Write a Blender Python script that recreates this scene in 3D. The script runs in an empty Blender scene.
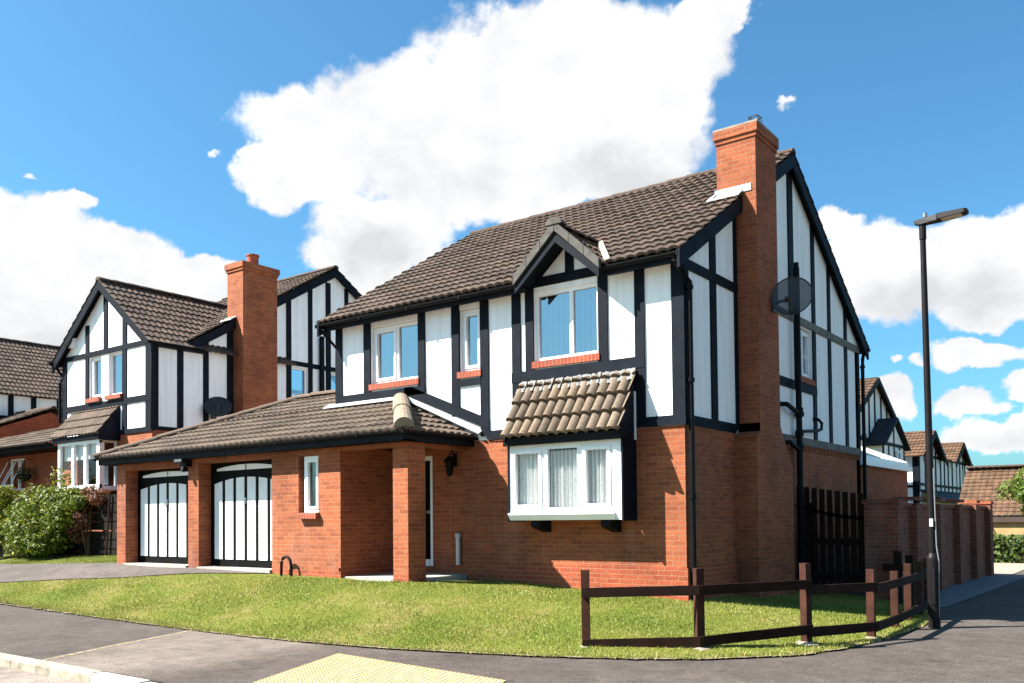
import bpy, math, random
import numpy as np
from mathutils import Vector
random.seed(7); rng = np.random.default_rng(11)
S = bpy.context.scene
COL = S.collection
# ------------------------------------------------------------------ materials
def new_mat(name):
    m = bpy.data.materials.new(name); m.use_nodes = True
    nt = m.node_tree; b = nt.nodes['Principled BSDF']
    return m, nt, b
def N(nt, t, **kw):
    n = nt.nodes.new(t)
    for k, v in kw.items():
        if k == 'inp':
            for kk, vv in v.items(): n.inputs[kk].default_value = vv
        else: setattr(n, k, v)
    return n
def L(nt, a, b): nt.links.new(a, b)
def c4(c): return (c[0], c[1], c[2], 1)
def objco(nt): return N(nt, 'ShaderNodeTexCoord').outputs['Object']
def noise(nt, vec, scale, detail=4, rough=.55):
    n = N(nt, 'ShaderNodeTexNoise', inp={'Scale': scale, 'Detail': detail, 'Roughness': rough})
    L(nt, vec, n.inputs['Vector']); return n
def ramp(nt, fac, stops):
    r = N(nt, 'ShaderNodeValToRGB'); e = r.color_ramp.elements
    while len(e) < len(stops): e.new(.5)
    for i, (p, c) in enumerate(stops): e[i].position = p; e[i].color = c4(c)
    L(nt, fac, r.inputs['Fac']); return r.outputs['Color']
def mixc(nt, fac, a, b, mode='MIX'):
    m = N(nt, 'ShaderNodeMix', data_type='RGBA', blend_type=mode)
    for sock, v in ((m.inputs[0], fac), (m.inputs[6], a), (m.inputs[7], b)):
        if hasattr(v, 'links'): L(nt, v, sock)
        elif isinstance(v, (int, float)): sock.default_value = v
        else: sock.default_value = c4(v)
    return m.outputs[2]
def bump(nt, b, h, strength=.4, dist=.01):
    n = N(nt, 'ShaderNodeBump', inp={'Strength': strength, 'Distance': dist})
    L(nt, h, n.inputs['Height']); L(nt, n.outputs['Normal'], b.inputs['Normal'])

def mat_flat(name, col, rough=.6, var=.15, scale=6., spec=.4, bmp=0., metal=0.):
    m, nt, b = new_mat(name)
    co = objco(nt); n = noise(nt, co, scale, 5)
    lo = tuple(max(0, x*(1-var)) for x in col); hi = tuple(min(1, x*(1+var)) for x in col)
    L(nt, ramp(nt, n.outputs['Fac'], [(.3, lo), (.7, hi)]), b.inputs['Base Color'])
    b.inputs['Roughness'].default_value = rough
    b.inputs['Specular IOR Level'].default_value = spec
    b.inputs['Metallic'].default_value = metal
    if bmp: bump(nt, b, noise(nt, co, scale*12, 3).outputs['Fac'], bmp, .005)
    return m
def wallvec(nt):
    """(u, z) of a wall face whichever way it looks"""
    co = objco(nt); g = N(nt, 'ShaderNodeNewGeometry')
    sp = N(nt, 'ShaderNodeSeparateXYZ'); L(nt, co, sp.inputs[0])
    sn = N(nt, 'ShaderNodeSeparateXYZ'); L(nt, g.outputs['True Normal'], sn.inputs[0])
    def gt(o, thr):
        a = N(nt, 'ShaderNodeMath', operation='ABSOLUTE'); L(nt, o, a.inputs[0])
        q = N(nt, 'ShaderNodeMath', operation='GREATER_THAN'); L(nt, a.outputs[0], q.inputs[0]); q.inputs[1].default_value = thr
        return q.outputs[0]
    fx = gt(sn.outputs[0], .6); fz = gt(sn.outputs[2], .8)
    def mf(f, a, b):
        m = N(nt, 'ShaderNodeMix', data_type='FLOAT'); L(nt, f, m.inputs[0]); L(nt, a, m.inputs[2]); L(nt, b, m.inputs[3]); return m.outputs[0]
    u = mf(fx, sp.outputs[0], sp.outputs[1]); v = mf(fz, sp.outputs[2], sp.outputs[1])
    cb = N(nt, 'ShaderNodeCombineXYZ'); L(nt, u, cb.inputs[0]); L(nt, v, cb.inputs[1])
    return cb.outputs[0], co
def mat_brick(name, ca, cb_, mortar, soldier=False, stain=.0, bw=.225, rh=.075):
    m, nt, b = new_mat(name)
    vec, co = wallvec(nt)
    if soldier: bw, rh = .075, .23
    t = N(nt, 'ShaderNodeTexBrick', inp={'Color1': c4(ca), 'Color2': c4(cb_), 'Mortar': c4(mortar), 'Scale': 1.,
          'Mortar Size': .0065, 'Mortar Smooth': .15, 'Bias': -.1, 'Brick Width': bw, 'Row Height': rh})
    if soldier: t.offset = 0
    wb = N(nt, 'ShaderNodeVectorMath', operation='MULTIPLY_ADD'); nw = noise(nt, co, 5., 3); L(nt, nw.outputs['Color'], wb.inputs[0]); wb.inputs[1].default_value = (.02, .008, 0); L(nt, vec, wb.inputs[2])
    L(nt, wb.outputs[0], t.inputs['Vector'])
    n1 = noise(nt, co, 1.1, 5, .6); n2 = noise(nt, co, 34., 4, .7)
    c = mixc(nt, .85, t.outputs['Color'], ramp(nt, n1.outputs['Fac'], [(.28, (.62, .60, .62)), (.52, (1, 1, 1)), (.75, (1.22, 1.18, 1.1))]), 'MULTIPLY')
    c = mixc(nt, .85, c, ramp(nt, n2.outputs['Fac'], [(.3, (.62, .60, .58)), (.7, (1.3, 1.32, 1.34))]), 'MULTIPLY')
    if stain:
        sp = N(nt, 'ShaderNodeMapping'); sp.inputs['Scale'].default_value = (2.2, 2.2, .35); L(nt, co, sp.inputs[0])
        n3 = noise(nt, sp.outputs[0], 1.3, 4)
        f = ramp(nt, n3.outputs['Fac'], [(.55, (0, 0, 0)), (.72, (stain, stain, stain))])
        c = mixc(nt, f, c, (.42, .36, .34))
    L(nt, c, b.inputs['Base Color']); b.inputs['Roughness'].default_value = .88; b.inputs['Specular IOR Level'].default_value = .25
    inv = N(nt, 'ShaderNodeMath', operation='MULTIPLY_ADD', inp={1: -1., 2: 1.}); L(nt, t.outputs['Fac'], inv.inputs[0])
    ad = N(nt, 'ShaderNodeMath', operation='MULTIPLY_ADD', inp={1: .35}); L(nt, n2.outputs['Fac'], ad.inputs[0]); L(nt, inv.outputs[0], ad.inputs[2])
    bump(nt, b, ad.outputs[0], .6, .008)
    return m
def mat_tiles(name, base, moss, amt=.5):
    """concrete roof tile: each tile its own shade (uv in metres), lichen and dirt"""
    m, nt, b = new_mat(name)
    uv = N(nt, 'ShaderNodeUVMap'); sp = N(nt, 'ShaderNodeSeparateXYZ'); L(nt, uv.outputs[0], sp.inputs[0])
    def fl(o, s):
        d = N(nt, 'ShaderNodeMath', operation='DIVIDE', inp={1: s}); L(nt, o, d.inputs[0])
        f = N(nt, 'ShaderNodeMath', operation='FLOOR'); L(nt, d.outputs[0], f.inputs[0]); return f.outputs[0]
    cb = N(nt, 'ShaderNodeCombineXYZ'); L(nt, fl(sp.outputs[0], .36), cb.inputs[0]); L(nt, fl(sp.outputs[1], .32), cb.inputs[1])
    w = N(nt, 'ShaderNodeTexWhiteNoise', noise_dimensions='2D'); L(nt, cb.outputs[0], w.inputs['Vector'])
    co = objco(nt); n1 = noise(nt, co, 1.4, 6, .65); n2 = noise(nt, co, 22, 4, .6)
    tile = ramp(nt, w.outputs['Value'], [(0, tuple(x*.72 for x in base)), (.5, base), (1, (base[0]*1.35, base[1]*1.3, base[2]*1.25))])
    c = mixc(nt, ramp(nt, n1.outputs['Fac'], [(.45, (0, 0, 0)), (.75, (amt, amt, amt))]), tile, moss)
    c = mixc(nt, .7, c, ramp(nt, n2.outputs['Fac'], [(.3, (.6, .6, .6)), (.7, (1.25, 1.25, 1.25))]), 'MULTIPLY')
    L(nt, c, b.inputs['Base Color']); b.inputs['Roughness'].default_value = .9; b.inputs['Specular IOR Level'].default_value = .2
    bump(nt, b, n2.outputs['Fac'], .4, .01)
    return m
def mat_glass(name, refl=.35, tint=(.55, .6, .62), fr=.9):
    m, nt, b = new_mat(name); nt.nodes.remove(b)
    out = nt.nodes['Material Output']
    tr = N(nt, 'ShaderNodeBsdfTransparent', inp={'Color': c4(tint)})
    gl = N(nt, 'ShaderNodeBsdfGlossy', inp={'Color': (.9, .95, 1, 1), 'Roughness': .02})
    lw = N(nt, 'ShaderNodeLayerWeight', inp={'Blend': .25})
    ma = N(nt, 'ShaderNodeMath', operation='MULTIPLY_ADD', inp={1: fr, 2: refl}); L(nt, lw.outputs['Fresnel'], ma.inputs[0])
    ma.use_clamp = True
    bp = N(nt, 'ShaderNodeBump', inp={'Strength': .06, 'Distance': .02}); L(nt, noise(nt, objco(nt), 1.7, 1).outputs['Fac'], bp.inputs['Height'])
    L(nt, bp.outputs['Normal'], gl.inputs['Normal'])
    mx = N(nt, 'ShaderNodeMixShader'); L(nt, ma.outputs[0], mx.inputs[0]); L(nt, tr.outputs[0], mx.inputs[1]); L(nt, gl.outputs[0], mx.inputs[2])
    L(nt, mx.outputs[0], out.inputs['Surface']); return m
def mat_mesh(name, col, alpha):
    m, nt, b = new_mat(name)
    b.inputs['Base Color'].default_value = c4(col); b.inputs['Roughness'].default_value = .5
    out = nt.nodes['Material Output']; tr = N(nt, 'ShaderNodeBsdfTransparent')
    mx = N(nt, 'ShaderNodeMixShader', inp={0: alpha}); L(nt, tr.outputs[0], mx.inputs[1]); L(nt, b.outputs[0], mx.inputs[2])
    L(nt, mx.outputs[0], out.inputs['Surface']); return m
def mat_leaf(name, dark, light, extra=None, extra_amt=.0):
    m, nt, b = new_mat(name)
    a = N(nt, 'ShaderNodeAttribute', attribute_name='tint')
    mid = tuple((x+y)/2 for x, y in zip(dark, light))
    st = [(0, dark), (.5, mid), (.93-extra_amt if extra else 1, light)]
    if extra: st += [(.97-extra_amt, extra), (1, extra)]
    L(nt, ramp(nt, a.outputs['Fac'], st), b.inputs['Base Color'])
    b.inputs['Roughness'].default_value = .55; b.inputs['Specular IOR Level'].default_value = .3
    out = nt.nodes['Material Output']
    tl = N(nt, 'ShaderNodeBsdfTranslucent'); L(nt, ramp(nt, a.outputs['Fac'], st), tl.inputs['Color'])
    mx = N(nt, 'ShaderNodeMixShader', inp={0: .3}); L(nt, b.outputs[0], mx.inputs[1]); L(nt, tl.outputs[0], mx.inputs[2])
    L(nt, mx.outputs[0], out.inputs['Surface']); return m
def mat_asphalt(name, a, b_, sc=.6, chips=.35):
    m, nt, b = new_mat(name)
    co = objco(nt); n1 = noise(nt, co, sc, 6, .6); n2 = noise(nt, co, 48, 3, .7); n3 = noise(nt, co, 5, 6, .7)
    c = ramp(nt, n1.outputs['Fac'], [(.3, a), (.7, b_)])
    c = mixc(nt, .8, c, ramp(nt, n3.outputs['Fac'], [(.3, (.66, .66, .67)), (.7, (1.3, 1.28, 1.25))]), 'MULTIPLY')
    c = mixc(nt, chips+.2, c, ramp(nt, n2.outputs['Fac'], [(.35, (.35, .35, .35)), (.66, (2.1, 2.05, 1.98))]), 'MULTIPLY')
    n4 = noise(nt, co, 1.7, 7, .75); c = mixc(nt, .8, c, ramp(nt, n4.outputs['Fac'], [(.36, (.68, .67, .66)), (.47, (1, 1, 1)), (.58, (1.0, 1, 1)), (.68, (1.28, 1.25, 1.2))]), 'MULTIPLY')
    L(nt, c, b.inputs['Base Color']); b.inputs['Roughness'].default_value = .92; b.inputs['Specular IOR Level'].default_value = .2
    bump(nt, b, n2.outputs['Fac'], .5, .006); return m
def mat_soil_grass(name):
    m, nt, b = new_mat(name)
    co = objco(nt); n1 = noise(nt, co, .9, 6, .65); n2 = noise(nt, co, 45, 3, .7)
    c = ramp(nt, n1.outputs['Fac'], [(.3, (.075, .105, .014)), (.5, (.115, .125, .022)), (.68, (.185, .15, .052))])
    c = mixc(nt, .8, c, ramp(nt, n2.outputs['Fac'], [(.3, (.5, .5, .5)), (.7, (1.4, 1.4, 1.3))]), 'MULTIPLY')
    L(nt, c, b.inputs['Base Color']); b.inputs['Roughness'].default_value = .95; b.inputs['Specular IOR Level'].default_value = .1
    bump(nt, b, n2.outputs['Fac'], .8, .03); return m
def mat_paving(name, a, bcol, mortar, bw, rh):
    m, nt, b = new_mat(name); co = objco(nt)
    t = N(nt, 'ShaderNodeTexBrick', inp={'Color1': c4(a), 'Color2': c4(bcol), 'Mortar': c4(mortar), 'Scale': 1., 'Mortar Size': .008, 'Brick Width': bw, 'Row Height': rh})
    L(nt, co, t.inputs['Vector'])
    n2 = noise(nt, co, 12, 5, .6)
    L(nt, mixc(nt, .7, t.outputs['Color'], ramp(nt, n2.outputs['Fac'], [(.3, (.7, .7, .7)), (.7, (1.2, 1.2, 1.2))]), 'MULTIPLY'), b.inputs['Base Color'])
    b.inputs['Roughness'].default_value = .9; return m
def mat_render_wall(name, col):
    m, nt, b = new_mat(name); co = objco(nt)
    mp = N(nt, 'ShaderNodeMapping'); mp.inputs['Scale'].default_value = (4.5, 4.5, .4); L(nt, co, mp.inputs[0])
    n1 = noise(nt, mp.outputs[0], 1.5, 5, .6); n2 = noise(nt, co, 60, 3)
    L(nt, ramp(nt, n1.outputs['Fac'], [(.3, tuple(x*.86 for x in col)), (.58, col)]), b.inputs['Base Color'])
    b.inputs['Roughness'].default_value = .8; b.inputs['Specular IOR Level'].default_value = .3
    bump(nt, b, n2.outputs['Fac'], .3, .004); return m

M = {}
M['brick'] = mat_brick('brick', (.305, .086, .034), (.20, .052, .023), (.27, .125, .068), stain=.08)
M['brick_side'] = M['brick']
M['brick_red'] = mat_brick('brick_red', (.31, .070, .029), (.22, .048, .022), (.31, .135, .075))
M['brick_old'] = mat_brick('brick_old', (.24, .066, .034), (.14, .040, .024), (.22, .13, .085), stain=.10)
M['brick_tan'] = mat_brick('brick_tan', (0.364, 0.238, 0.091), (0.322, 0.203, 0.077), (0.315, 0.252, 0.168))
M['soldier'] = mat_brick('soldier', (0.294, 0.0595, 0.0294), (0.238, 0.049, 0.0252), (0.28, 0.168, 0.126), soldier=True)
M['render'] = mat_render_wall('white_render', (.86, .86, .86))
M['timber'] = mat_flat('timber_paint', (.006, .008, .013), .62, .35, 3., .08, .25)
M['black'] = mat_flat('black_plastic', (.005, .005, .006), .5, .3, 4., .10)
M['upvc'] = mat_flat('white_upvc', (.80, .80, .80), .3, .05, 3., .5)
M['white_paint'] = mat_flat('white_paint', (.78, .78, .79), .45, .08, 2.5, .4)
M['glass'] = mat_glass('glass', .30)
M['glass_bay'] = mat_glass('glass_bay', .03, (.95, .96, .96), .35)
M['glass_dark'] = mat_glass('glass_dark', .10, (.35, .4, .38))
M['roof'] = mat_tiles('roof_tile', (.074, .052, .041), (.098, .073, .057), .45)
M['roof_old'] = mat_tiles('roof_tile_weathered', (.122, .092, .066), (.165, .132, .098), .6)
M['roof_far'] = mat_tiles('roof_tile_far', (0.0935, 0.05312, 0.03188), (0.102, 0.07013, 0.04675), .5)
M['roof_garage'] = mat_tiles('roof_tile_garage', (.084, .062, .047), (.132, .104, .075), .6)
M['ridge'] = mat_flat('ridge_tile', (0.064, 0.04352, 0.03328), .9, .3, 9., .2, .3)
M['ridge_pale'] = mat_flat('hip_tile_pale', (.19, .15, .11), .9, .3, 9., .2, .4)
M['verge_grey'] = mat_flat('verge_cap', (0.08, 0.075, 0.0675), .9, .25, 9., .2, .4)
M['lead'] = mat_flat('lead_flashing', (0.0675, 0.0675, 0.0675), .6, .9, 26., .5, .3)
M['lead_white'] = mat_flat('painted_flashing', (0.476, 0.4828, 0.4828), .6, .15, 6., .4, .3)
M['curtain'] = mat_flat('net_curtain', (.64, .64, .63), .9, .16, 30., .1)
M['blind'] = mat_flat('blind', (.30, .36, .42), .9, .1, 4., .1)
M['door'] = mat_flat('door_black', (.004, .004, .004), .6, .3, 3., .06)
M['steel'] = mat_flat('steel', (.45, .46, .47), .35, .1, 10., .5, 0, .8)
M['grey_pipe'] = mat_flat('grey_pipe', (.46, .45, .43), .5, .1, 8.)
M['dish'] = mat_mesh('dish_mesh', (.025, .021, .023), .80)
M['dish_solid'] = mat_flat('dish_solid', (.02, .021, .024), .5, .2, 5.)
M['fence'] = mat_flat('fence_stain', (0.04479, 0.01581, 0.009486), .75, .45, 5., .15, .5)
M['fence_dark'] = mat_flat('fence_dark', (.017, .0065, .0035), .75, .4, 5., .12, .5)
M['board'] = mat_flat('board_dark', (.011, .008, .006), .8, .5, 4., .1, .5)
M['lamp'] = mat_flat('lamp_paint', (.008, .006, .007), .5, .25, 6., .15)
M['lamp_lens'] = mat_flat('lamp_lens', (.42, .33, .24), .3, .1, 20.)
M['sticker'] = mat_flat('sticker', (.6, .6, .6), .5, .1, 20.)
M['cable'] = mat_flat('cable_grey', (.16, .165, .175), .5, .1, 8.)
M['asphalt'] = mat_asphalt('asphalt', (0.04292, 0.03478, 0.03108), (0.06956, 0.05846, 0.0518))
M['asphalt_patch'] = mat_asphalt('asphalt_patch', (0.09324, 0.07637, 0.06571), (0.1332, 0.111, 0.0959), .8, .4)
M['drive'] = mat_asphalt('drive_asphalt', (0.0595, 0.0497, 0.0462), (0.0875, 0.0742, 0.0693), .7, .35)
M['road'] = mat_asphalt('road_asphalt', (0.1452, 0.1221, 0.1056), (0.198, 0.165, 0.1452), .6, .35)
M['kerb'] = mat_flat('kerb_concrete', (0.2904, 0.2541, 0.1914), .9, .42, 6., .2, .5)
M['kerb_white'] = mat_flat('kerb_pale', (0.434, 0.406, 0.35), .9, .2, 6., .2, .5)
M['slab'] = mat_flat('concrete_slab', (0.33, 0.3036, 0.264), .9, .2, 5., .2, .4)
M['tactile'] = mat_flat('tactile_yellow', (0.3643, 0.3036, 0.1761), .85, .16, 4., .2, .4)
M['tactile_blister'] = mat_flat('tactile_blister', (.26, .175, .075), .9, .2, 9., .2)
M['soil'] = mat_soil_grass('lawn_soil')
M['edge'] = mat_flat('dry_edge', (0.195, 0.1575, 0.1087), .95, .5, 14., .1, .8)
M['path_slab'] = mat_paving('path_slabs', (0.108, 0.1125, 0.1215), (0.09, 0.0945, 0.1035), (0.045, 0.045, 0.045), .9, .6)
M['pink_paving'] = mat_paving('pink_paving', (0.322, 0.224, 0.168), (0.294, 0.203, 0.154), (0.21, 0.154, 0.126), .2, .1)
M['ground'] = mat_soil_grass('ground')
M['grass'] = mat_leaf('grass_blade', (0.09984, 0.1478, 0.01437), (0.2635, 0.2796, 0.05191), (0.4153, 0.3355, 0.1358), .10)
M['leaf_bush'] = mat_leaf('leaf_bush', (.030, .055, .004), (.175, .215, .016), (.45, .34, .02), .02)
M['leaf_gold'] = mat_leaf('leaf_gold', (.075, .100, .008), (.27, .28, .022), (.42, .31, .02), .05)
M['leaf_red'] = mat_leaf('leaf_red', (0.0726, 0.0363, 0.0132), (0.2244, 0.0858, 0.0462), (0.2178, 0.1056, 0.066), .05)
M['leaf_hedge'] = mat_leaf('leaf_hedge', (0.0264, 0.0561, 0.0099), (0.1122, 0.1584, 0.0396))
M['leaf_tree'] = mat_leaf('leaf_tree', (0.036, 0.066, 0.0084), (0.144, 0.204, 0.03))
M['leaf_basket'] = mat_leaf('leaf_basket', (0.0198, 0.0396, 0.0066), (0.0792, 0.1188, 0.0264), (0.462, 0.429, 0.396), .03)
M['bark'] = mat_flat('bark', (.09, .065, .045), .9, .4, 12., .1, .6)
M['stone'] = mat_flat('pale_stone', (0.2525, 0.2132, 0.1739), .9, .3, 9., .2, .5)
M['wire'] = mat_flat('wire', (.012, .012, .014), .5, .1, 3.)
M['glaze_roof'] = mat_glass('glaze_roof', .45, (.5, .55, .6))
M['slate_dark'] = mat_flat('dark_tiles', (.016, .019, .025), .6, .35, 3., .15, .3)
M['timber_pale'] = mat_flat('timber_weathered', (0.1292, 0.114, 0.1003), .7, .45, 4., .2, .4)
M['mast'] = mat_flat('brown_paint', (.05, .03, .025), .6, .2, 4.)

# ------------------------------------------------------------------ mesh builder
def V3(*a): return Vector(a)
class MB:
    def __init__(s): s.v = []; s.f = []; s.m = []; s.uv = []; s.hasuv = False; s.marks = []
    def mark(s): s.marks.append((len(s.v), len(s.f)))
    def pieces(s, name, mats, parent):
        """every primitive of this builder becomes a part of its own"""
        s.mark(); out = []
        for (v0, f0), (v1, f1) in zip(s.marks, s.marks[1:]):
            q = MB(); q.v = s.v[v0:v1]; q.f = [tuple(i-v0 for i in f) for f in s.f[f0:f1]]; q.m = s.m[f0:f1]; q.uv = s.uv[f0:f1]; out.append(q.build(name, mats, parent))
        return out
    def face(s, pts, mi=0, uv=None):
        b = len(s.v); s.v += [tuple(p) for p in pts]; s.f.append(tuple(range(b, b+len(pts)))); s.m.append(mi)
        s.uv.append(uv); s.hasuv = s.hasuv or uv is not None
    def hexa(s, p, mi=0):
        s.mark()
        b = len(s.v); s.v += [tuple(q) for q in p]
        for q in ((0, 3, 2, 1), (4, 5, 6, 7), (0, 1, 5, 4), (1, 2, 6, 5), (2, 3, 7, 6), (3, 0, 4, 7)):
            s.f.append(tuple(b+i for i in q)); s.m.append(mi); s.uv.append(None)
    def box(s, x0, x1, y0, y1, z0, z1, mi=0):
        s.hexa([(x0, y0, z0), (x1, y0, z0), (x1, y1, z0), (x0, y1, z0), (x0, y0, z1), (x1, y0, z1), (x1, y1, z1), (x0, y1, z1)], mi)
    def fbox(s, F, u0, u1, n0, n1, z0, z1, mi=0):
        s.hexa([F(u0, n0, z0), F(u1, n0, z0), F(u1, n1, z0), F(u0, n1, z0), F(u0, n0, z1), F(u1, n0, z1), F(u1, n1, z1), F(u0, n1, z1)], mi)
    def beam(s, A, B, Sv, Tv, mi=0):
        A, B, Sv, Tv = map(Vector, (A, B, Sv, Tv))
        s.hexa([A, A+Sv, A+Sv+Tv, A+Tv, B, B+Sv, B+Sv+Tv, B+Tv], mi)
    def prism(s, poly, d, mi=0):
        s.mark()
        d = Vector(d); a = [Vector(p) for p in poly]; b = [p+d for p in a]; n = len(a)
        s.face(a, mi); s.face(b[::-1], mi)
        for i in range(n): s.face([a[i], b[i], b[(i+1) % n], a[(i+1) % n]], mi)
    def tube(s, pts, r, seg=10, mi=0, caps=True):
        pts = [Vector(p) for p in pts]; rs = r if isinstance(r, (list, tuple)) else [r]*len(pts)
        rings = []
        for i, p in enumerate(pts):
            t = (pts[min(i+1, len(pts)-1)]-pts[max(i-1, 0)]).normalized()
            ref = Vector((0, 0, 1)) if abs(t.z) < .9 else Vector((1, 0, 0))
            a = t.cross(ref).normalized(); b = t.cross(a)
            rings.append([p+(a*math.cos(2*math.pi*k/seg)+b*math.sin(2*math.pi*k/seg))*rs[i] for k in range(seg)])
        b0 = len(s.v)
        for rg in rings: s.v += [tuple(q) for q in rg]
        for i in range(len(rings)-1):
            for k in range(seg):
                s.f.append((b0+i*seg+k, b0+i*seg+(k+1) % seg, b0+(i+1)*seg+(k+1) % seg, b0+(i+1)*seg+k)); s.m.append(mi); s.uv.append(None)
        if caps:
            s.f.append(tuple(b0+k for k in range(seg))); s.m.append(mi); s.uv.append(None)
            e = b0+(len(rings)-1)*seg
            s.f.append(tuple(e+k for k in range(seg))); s.m.append(mi); s.uv.append(None)
    def halftube(s, A, B, r, mi=0, seg=8, flat=.75):
        """a half round ridge tile from A to B, open below"""
        A, B = Vector(A), Vector(B); t = (B-A).normalized(); side = t.cross(Vector((0, 0, 1))).normalized(); up = side.cross(t)
        def ring(p, rr): return [p+side*math.cos(math.pi*k/seg)*rr+up*(math.sin(math.pi*k/seg)*rr*flat) for k in range(seg+1)]
        ra, rb = ring(A, r*1.06), ring(B, r*.94)
        for k in range(seg): s.face([ra[k], ra[k+1], rb[k+1], rb[k]], mi)
        s.face(ra, mi); s.face(rb, mi)
    def build(s, name, mats, parent=None, smooth=False):
        if not isinstance(mats, (list, tuple)): mats = [mats]
        off = ORG.get(parent.name, (0, 0, 0)) if parent else (0, 0, 0)
        me = bpy.data.meshes.new(name)
        me.from_pydata([(x-off[0], y-off[1], z-off[2]) for x, y, z in s.v], [], s.f)
        for m in mats: me.materials.append(M[m])
        if len(mats) > 1: me.polygons.foreach_set('material_index', s.m)
        if s.hasuv:
            uvl = me.uv_layers.new(name='UVMap'); flat = []
            for f, u in zip(s.f, s.uv):
                flat += [c for q in (u if u is not None else [(0, 0)]*len(f)) for c in q]
            uvl.data.foreach_set('uv', flat)
        if smooth: me.polygons.foreach_set('use_smooth', [True]*len(me.polygons))
        me.update()
        o = bpy.data.objects.new(name, me); COL.objects.link(o)
        if parent: o.parent = parent; ORG[o.name] = off
        return o
ORG = {}
def thing(name, label, cat, loc=(0, 0, 0), group=None):
    o = bpy.data.objects.new(name, None); COL.objects.link(o); o.location = loc; o.empty_display_size = .2
    o['label'] = label; o['category'] = cat
    if group: o['group'] = group
    ORG[o.name] = loc
    return o
def tag(o, label, cat, group=None):
    o['label'] = label; o['category'] = cat
    if group: o['group'] = group
    return o
def struct(o, kind='structure'): o['kind'] = kind; return o

def FY(y0, s=-1): return lambda u, n, z: (u, y0+s*n, z)      # wall looking along -Y (s=-1) or +Y
def FX(x0, s=1): return lambda u, n, z: (x0+s*n, u, z)       # wall looking along +X

def wall(mb, F, u0, u1, z0, z1, holes=(), th=.28, mi=0):
    us = sorted({u0, u1, *[h[0] for h in holes], *[h[1] for h in holes]}); zs = sorted({z0, z1, *[h[2] for h in holes], *[h[3] for h in holes]})
    us = [u for u in us if u0 <= u <= u1]; zs = [z for z in zs if z0 <= z <= z1]
    def solid(i, j):
        if not (0 <= i < len(us)-1 and 0 <= j < len(zs)-1): return False
        cu, cz = (us[i]+us[i+1])/2, (zs[j]+zs[j+1])/2
        return not any(h[0] < cu < h[1] and h[2] < cz < h[3] for h in holes)
    for i in range(len(us)-1):
        for j in range(len(zs)-1):
            if not solid(i, j): continue
            a, b, c, d = us[i], us[i+1], zs[j], zs[j+1]
            mb.face([F(a, 0, c), F(b, 0, c), F(b, 0, d), F(a, 0, d)], mi)
            mb.face([F(a, -th, c), F(a, -th, d), F(b, -th, d), F(b, -th, c)], mi)
            if not solid(i-1, j): mb.face([F(a, 0, c), F(a, 0, d), F(a, -th, d), F(a, -th, c)], mi)
            if not solid(i+1, j): mb.face([F(b, 0, c), F(b, -th, c), F(b, -th, d), F(b, 0, d)], mi)
            if not solid(i, j-1): mb.face([F(a, 0, c), F(a, -th, c), F(b, -th, c), F(b, 0, c)], mi)
            if not solid(i, j+1): mb.face([F(a, 0, d), F(b, 0, d), F(b, -th, d), F(a, -th, d)], mi)

def clip_poly(P, planes):
    for (a, b, c) in planes:
        out = []
        for i in range(len(P)):
            p, q = P[i], P[(i+1) % len(P)]; dp, dq = a*p[0]+b*p[1]+c, a*q[0]+b*q[1]+c
            if dp >= 0: out.append(p)
            if (dp >= 0) != (dq >= 0):
                t = dp/(dp-dq); out.append(tuple(p[k]+t*(q[k]-p[k]) for k in range(3)))
        P = out
        if len(P) < 3: return []
    return P
def tile_slope(mb, O, U, Vv, umax, vmax, planes=(), mi=0, wave=.18, exp=.32, amp=.036, lift=.03, spw=6, u0=0.):
    """interlocking roof tiles as real relief: rolls across the slope, a step at every course"""
    O, U, Vv = Vector(O), Vector(U).normalized(), Vector(Vv).normalized(); Nn = U.cross(Vv).normalized()
    du = wave/spw; nu = int(math.ceil((umax-u0)/du)); us = [min(u0+i*du, umax) for i in range(nu+1)]
    nv = int(math.ceil(vmax/exp))
    jr = random.Random(int(abs(O.x*131+O.y*57+O.z*17)*10))
    def h(u): return amp*abs(math.sin(math.pi*u/wave))**.75
    P3 = lambda p: O+U*p[0]+Vv*p[1]+Nn*p[2]
    for k in range(nv):
        va, vb = k*exp, min((k+1)*exp, vmax)
        if vb-va < .02: continue
        jit = [jr.uniform(-.006, .008) for _ in range(int(umax/(2*wave))+3)]
        for i in range(nu):
            a, b = us[i], us[i+1]
            if b-a < 1e-5: continue
            ha, hb = h(a), h(b); jj = jit[int(((a+b)/2-u0)/(2*wave)) % len(jit)]
            for Q in ([(a, va-.008, ha*.85-.008), (b, va-.008, hb*.85-.008), (b, va-.008, hb+lift+jj), (a, va-.008, ha+lift+jj)],
                      [(a, va-.008, ha+lift+jj), (b, va-.008, hb+lift+jj), (b, vb, hb*.85), (a, vb, ha*.85)]):
                if planes: Q = clip_poly(Q, planes)
                if len(Q) >= 3: mb.face([P3(p) for p in Q], mi, [(p[0], max(p[1], va+.01)) for p in Q])
def ridge_run(mb, A, B, r=.12, step=.45, mi=0):
    A, B = Vector(A), Vector(B); n = max(1, round((B-A).length/step))
    for i in range(n):
        z = Vector((0, 0, random.uniform(-.006, .006)))
        mb.halftube(A.lerp(B, i/n)+z, A.lerp(B, (i+1)/n)+z, r, mi)

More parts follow.
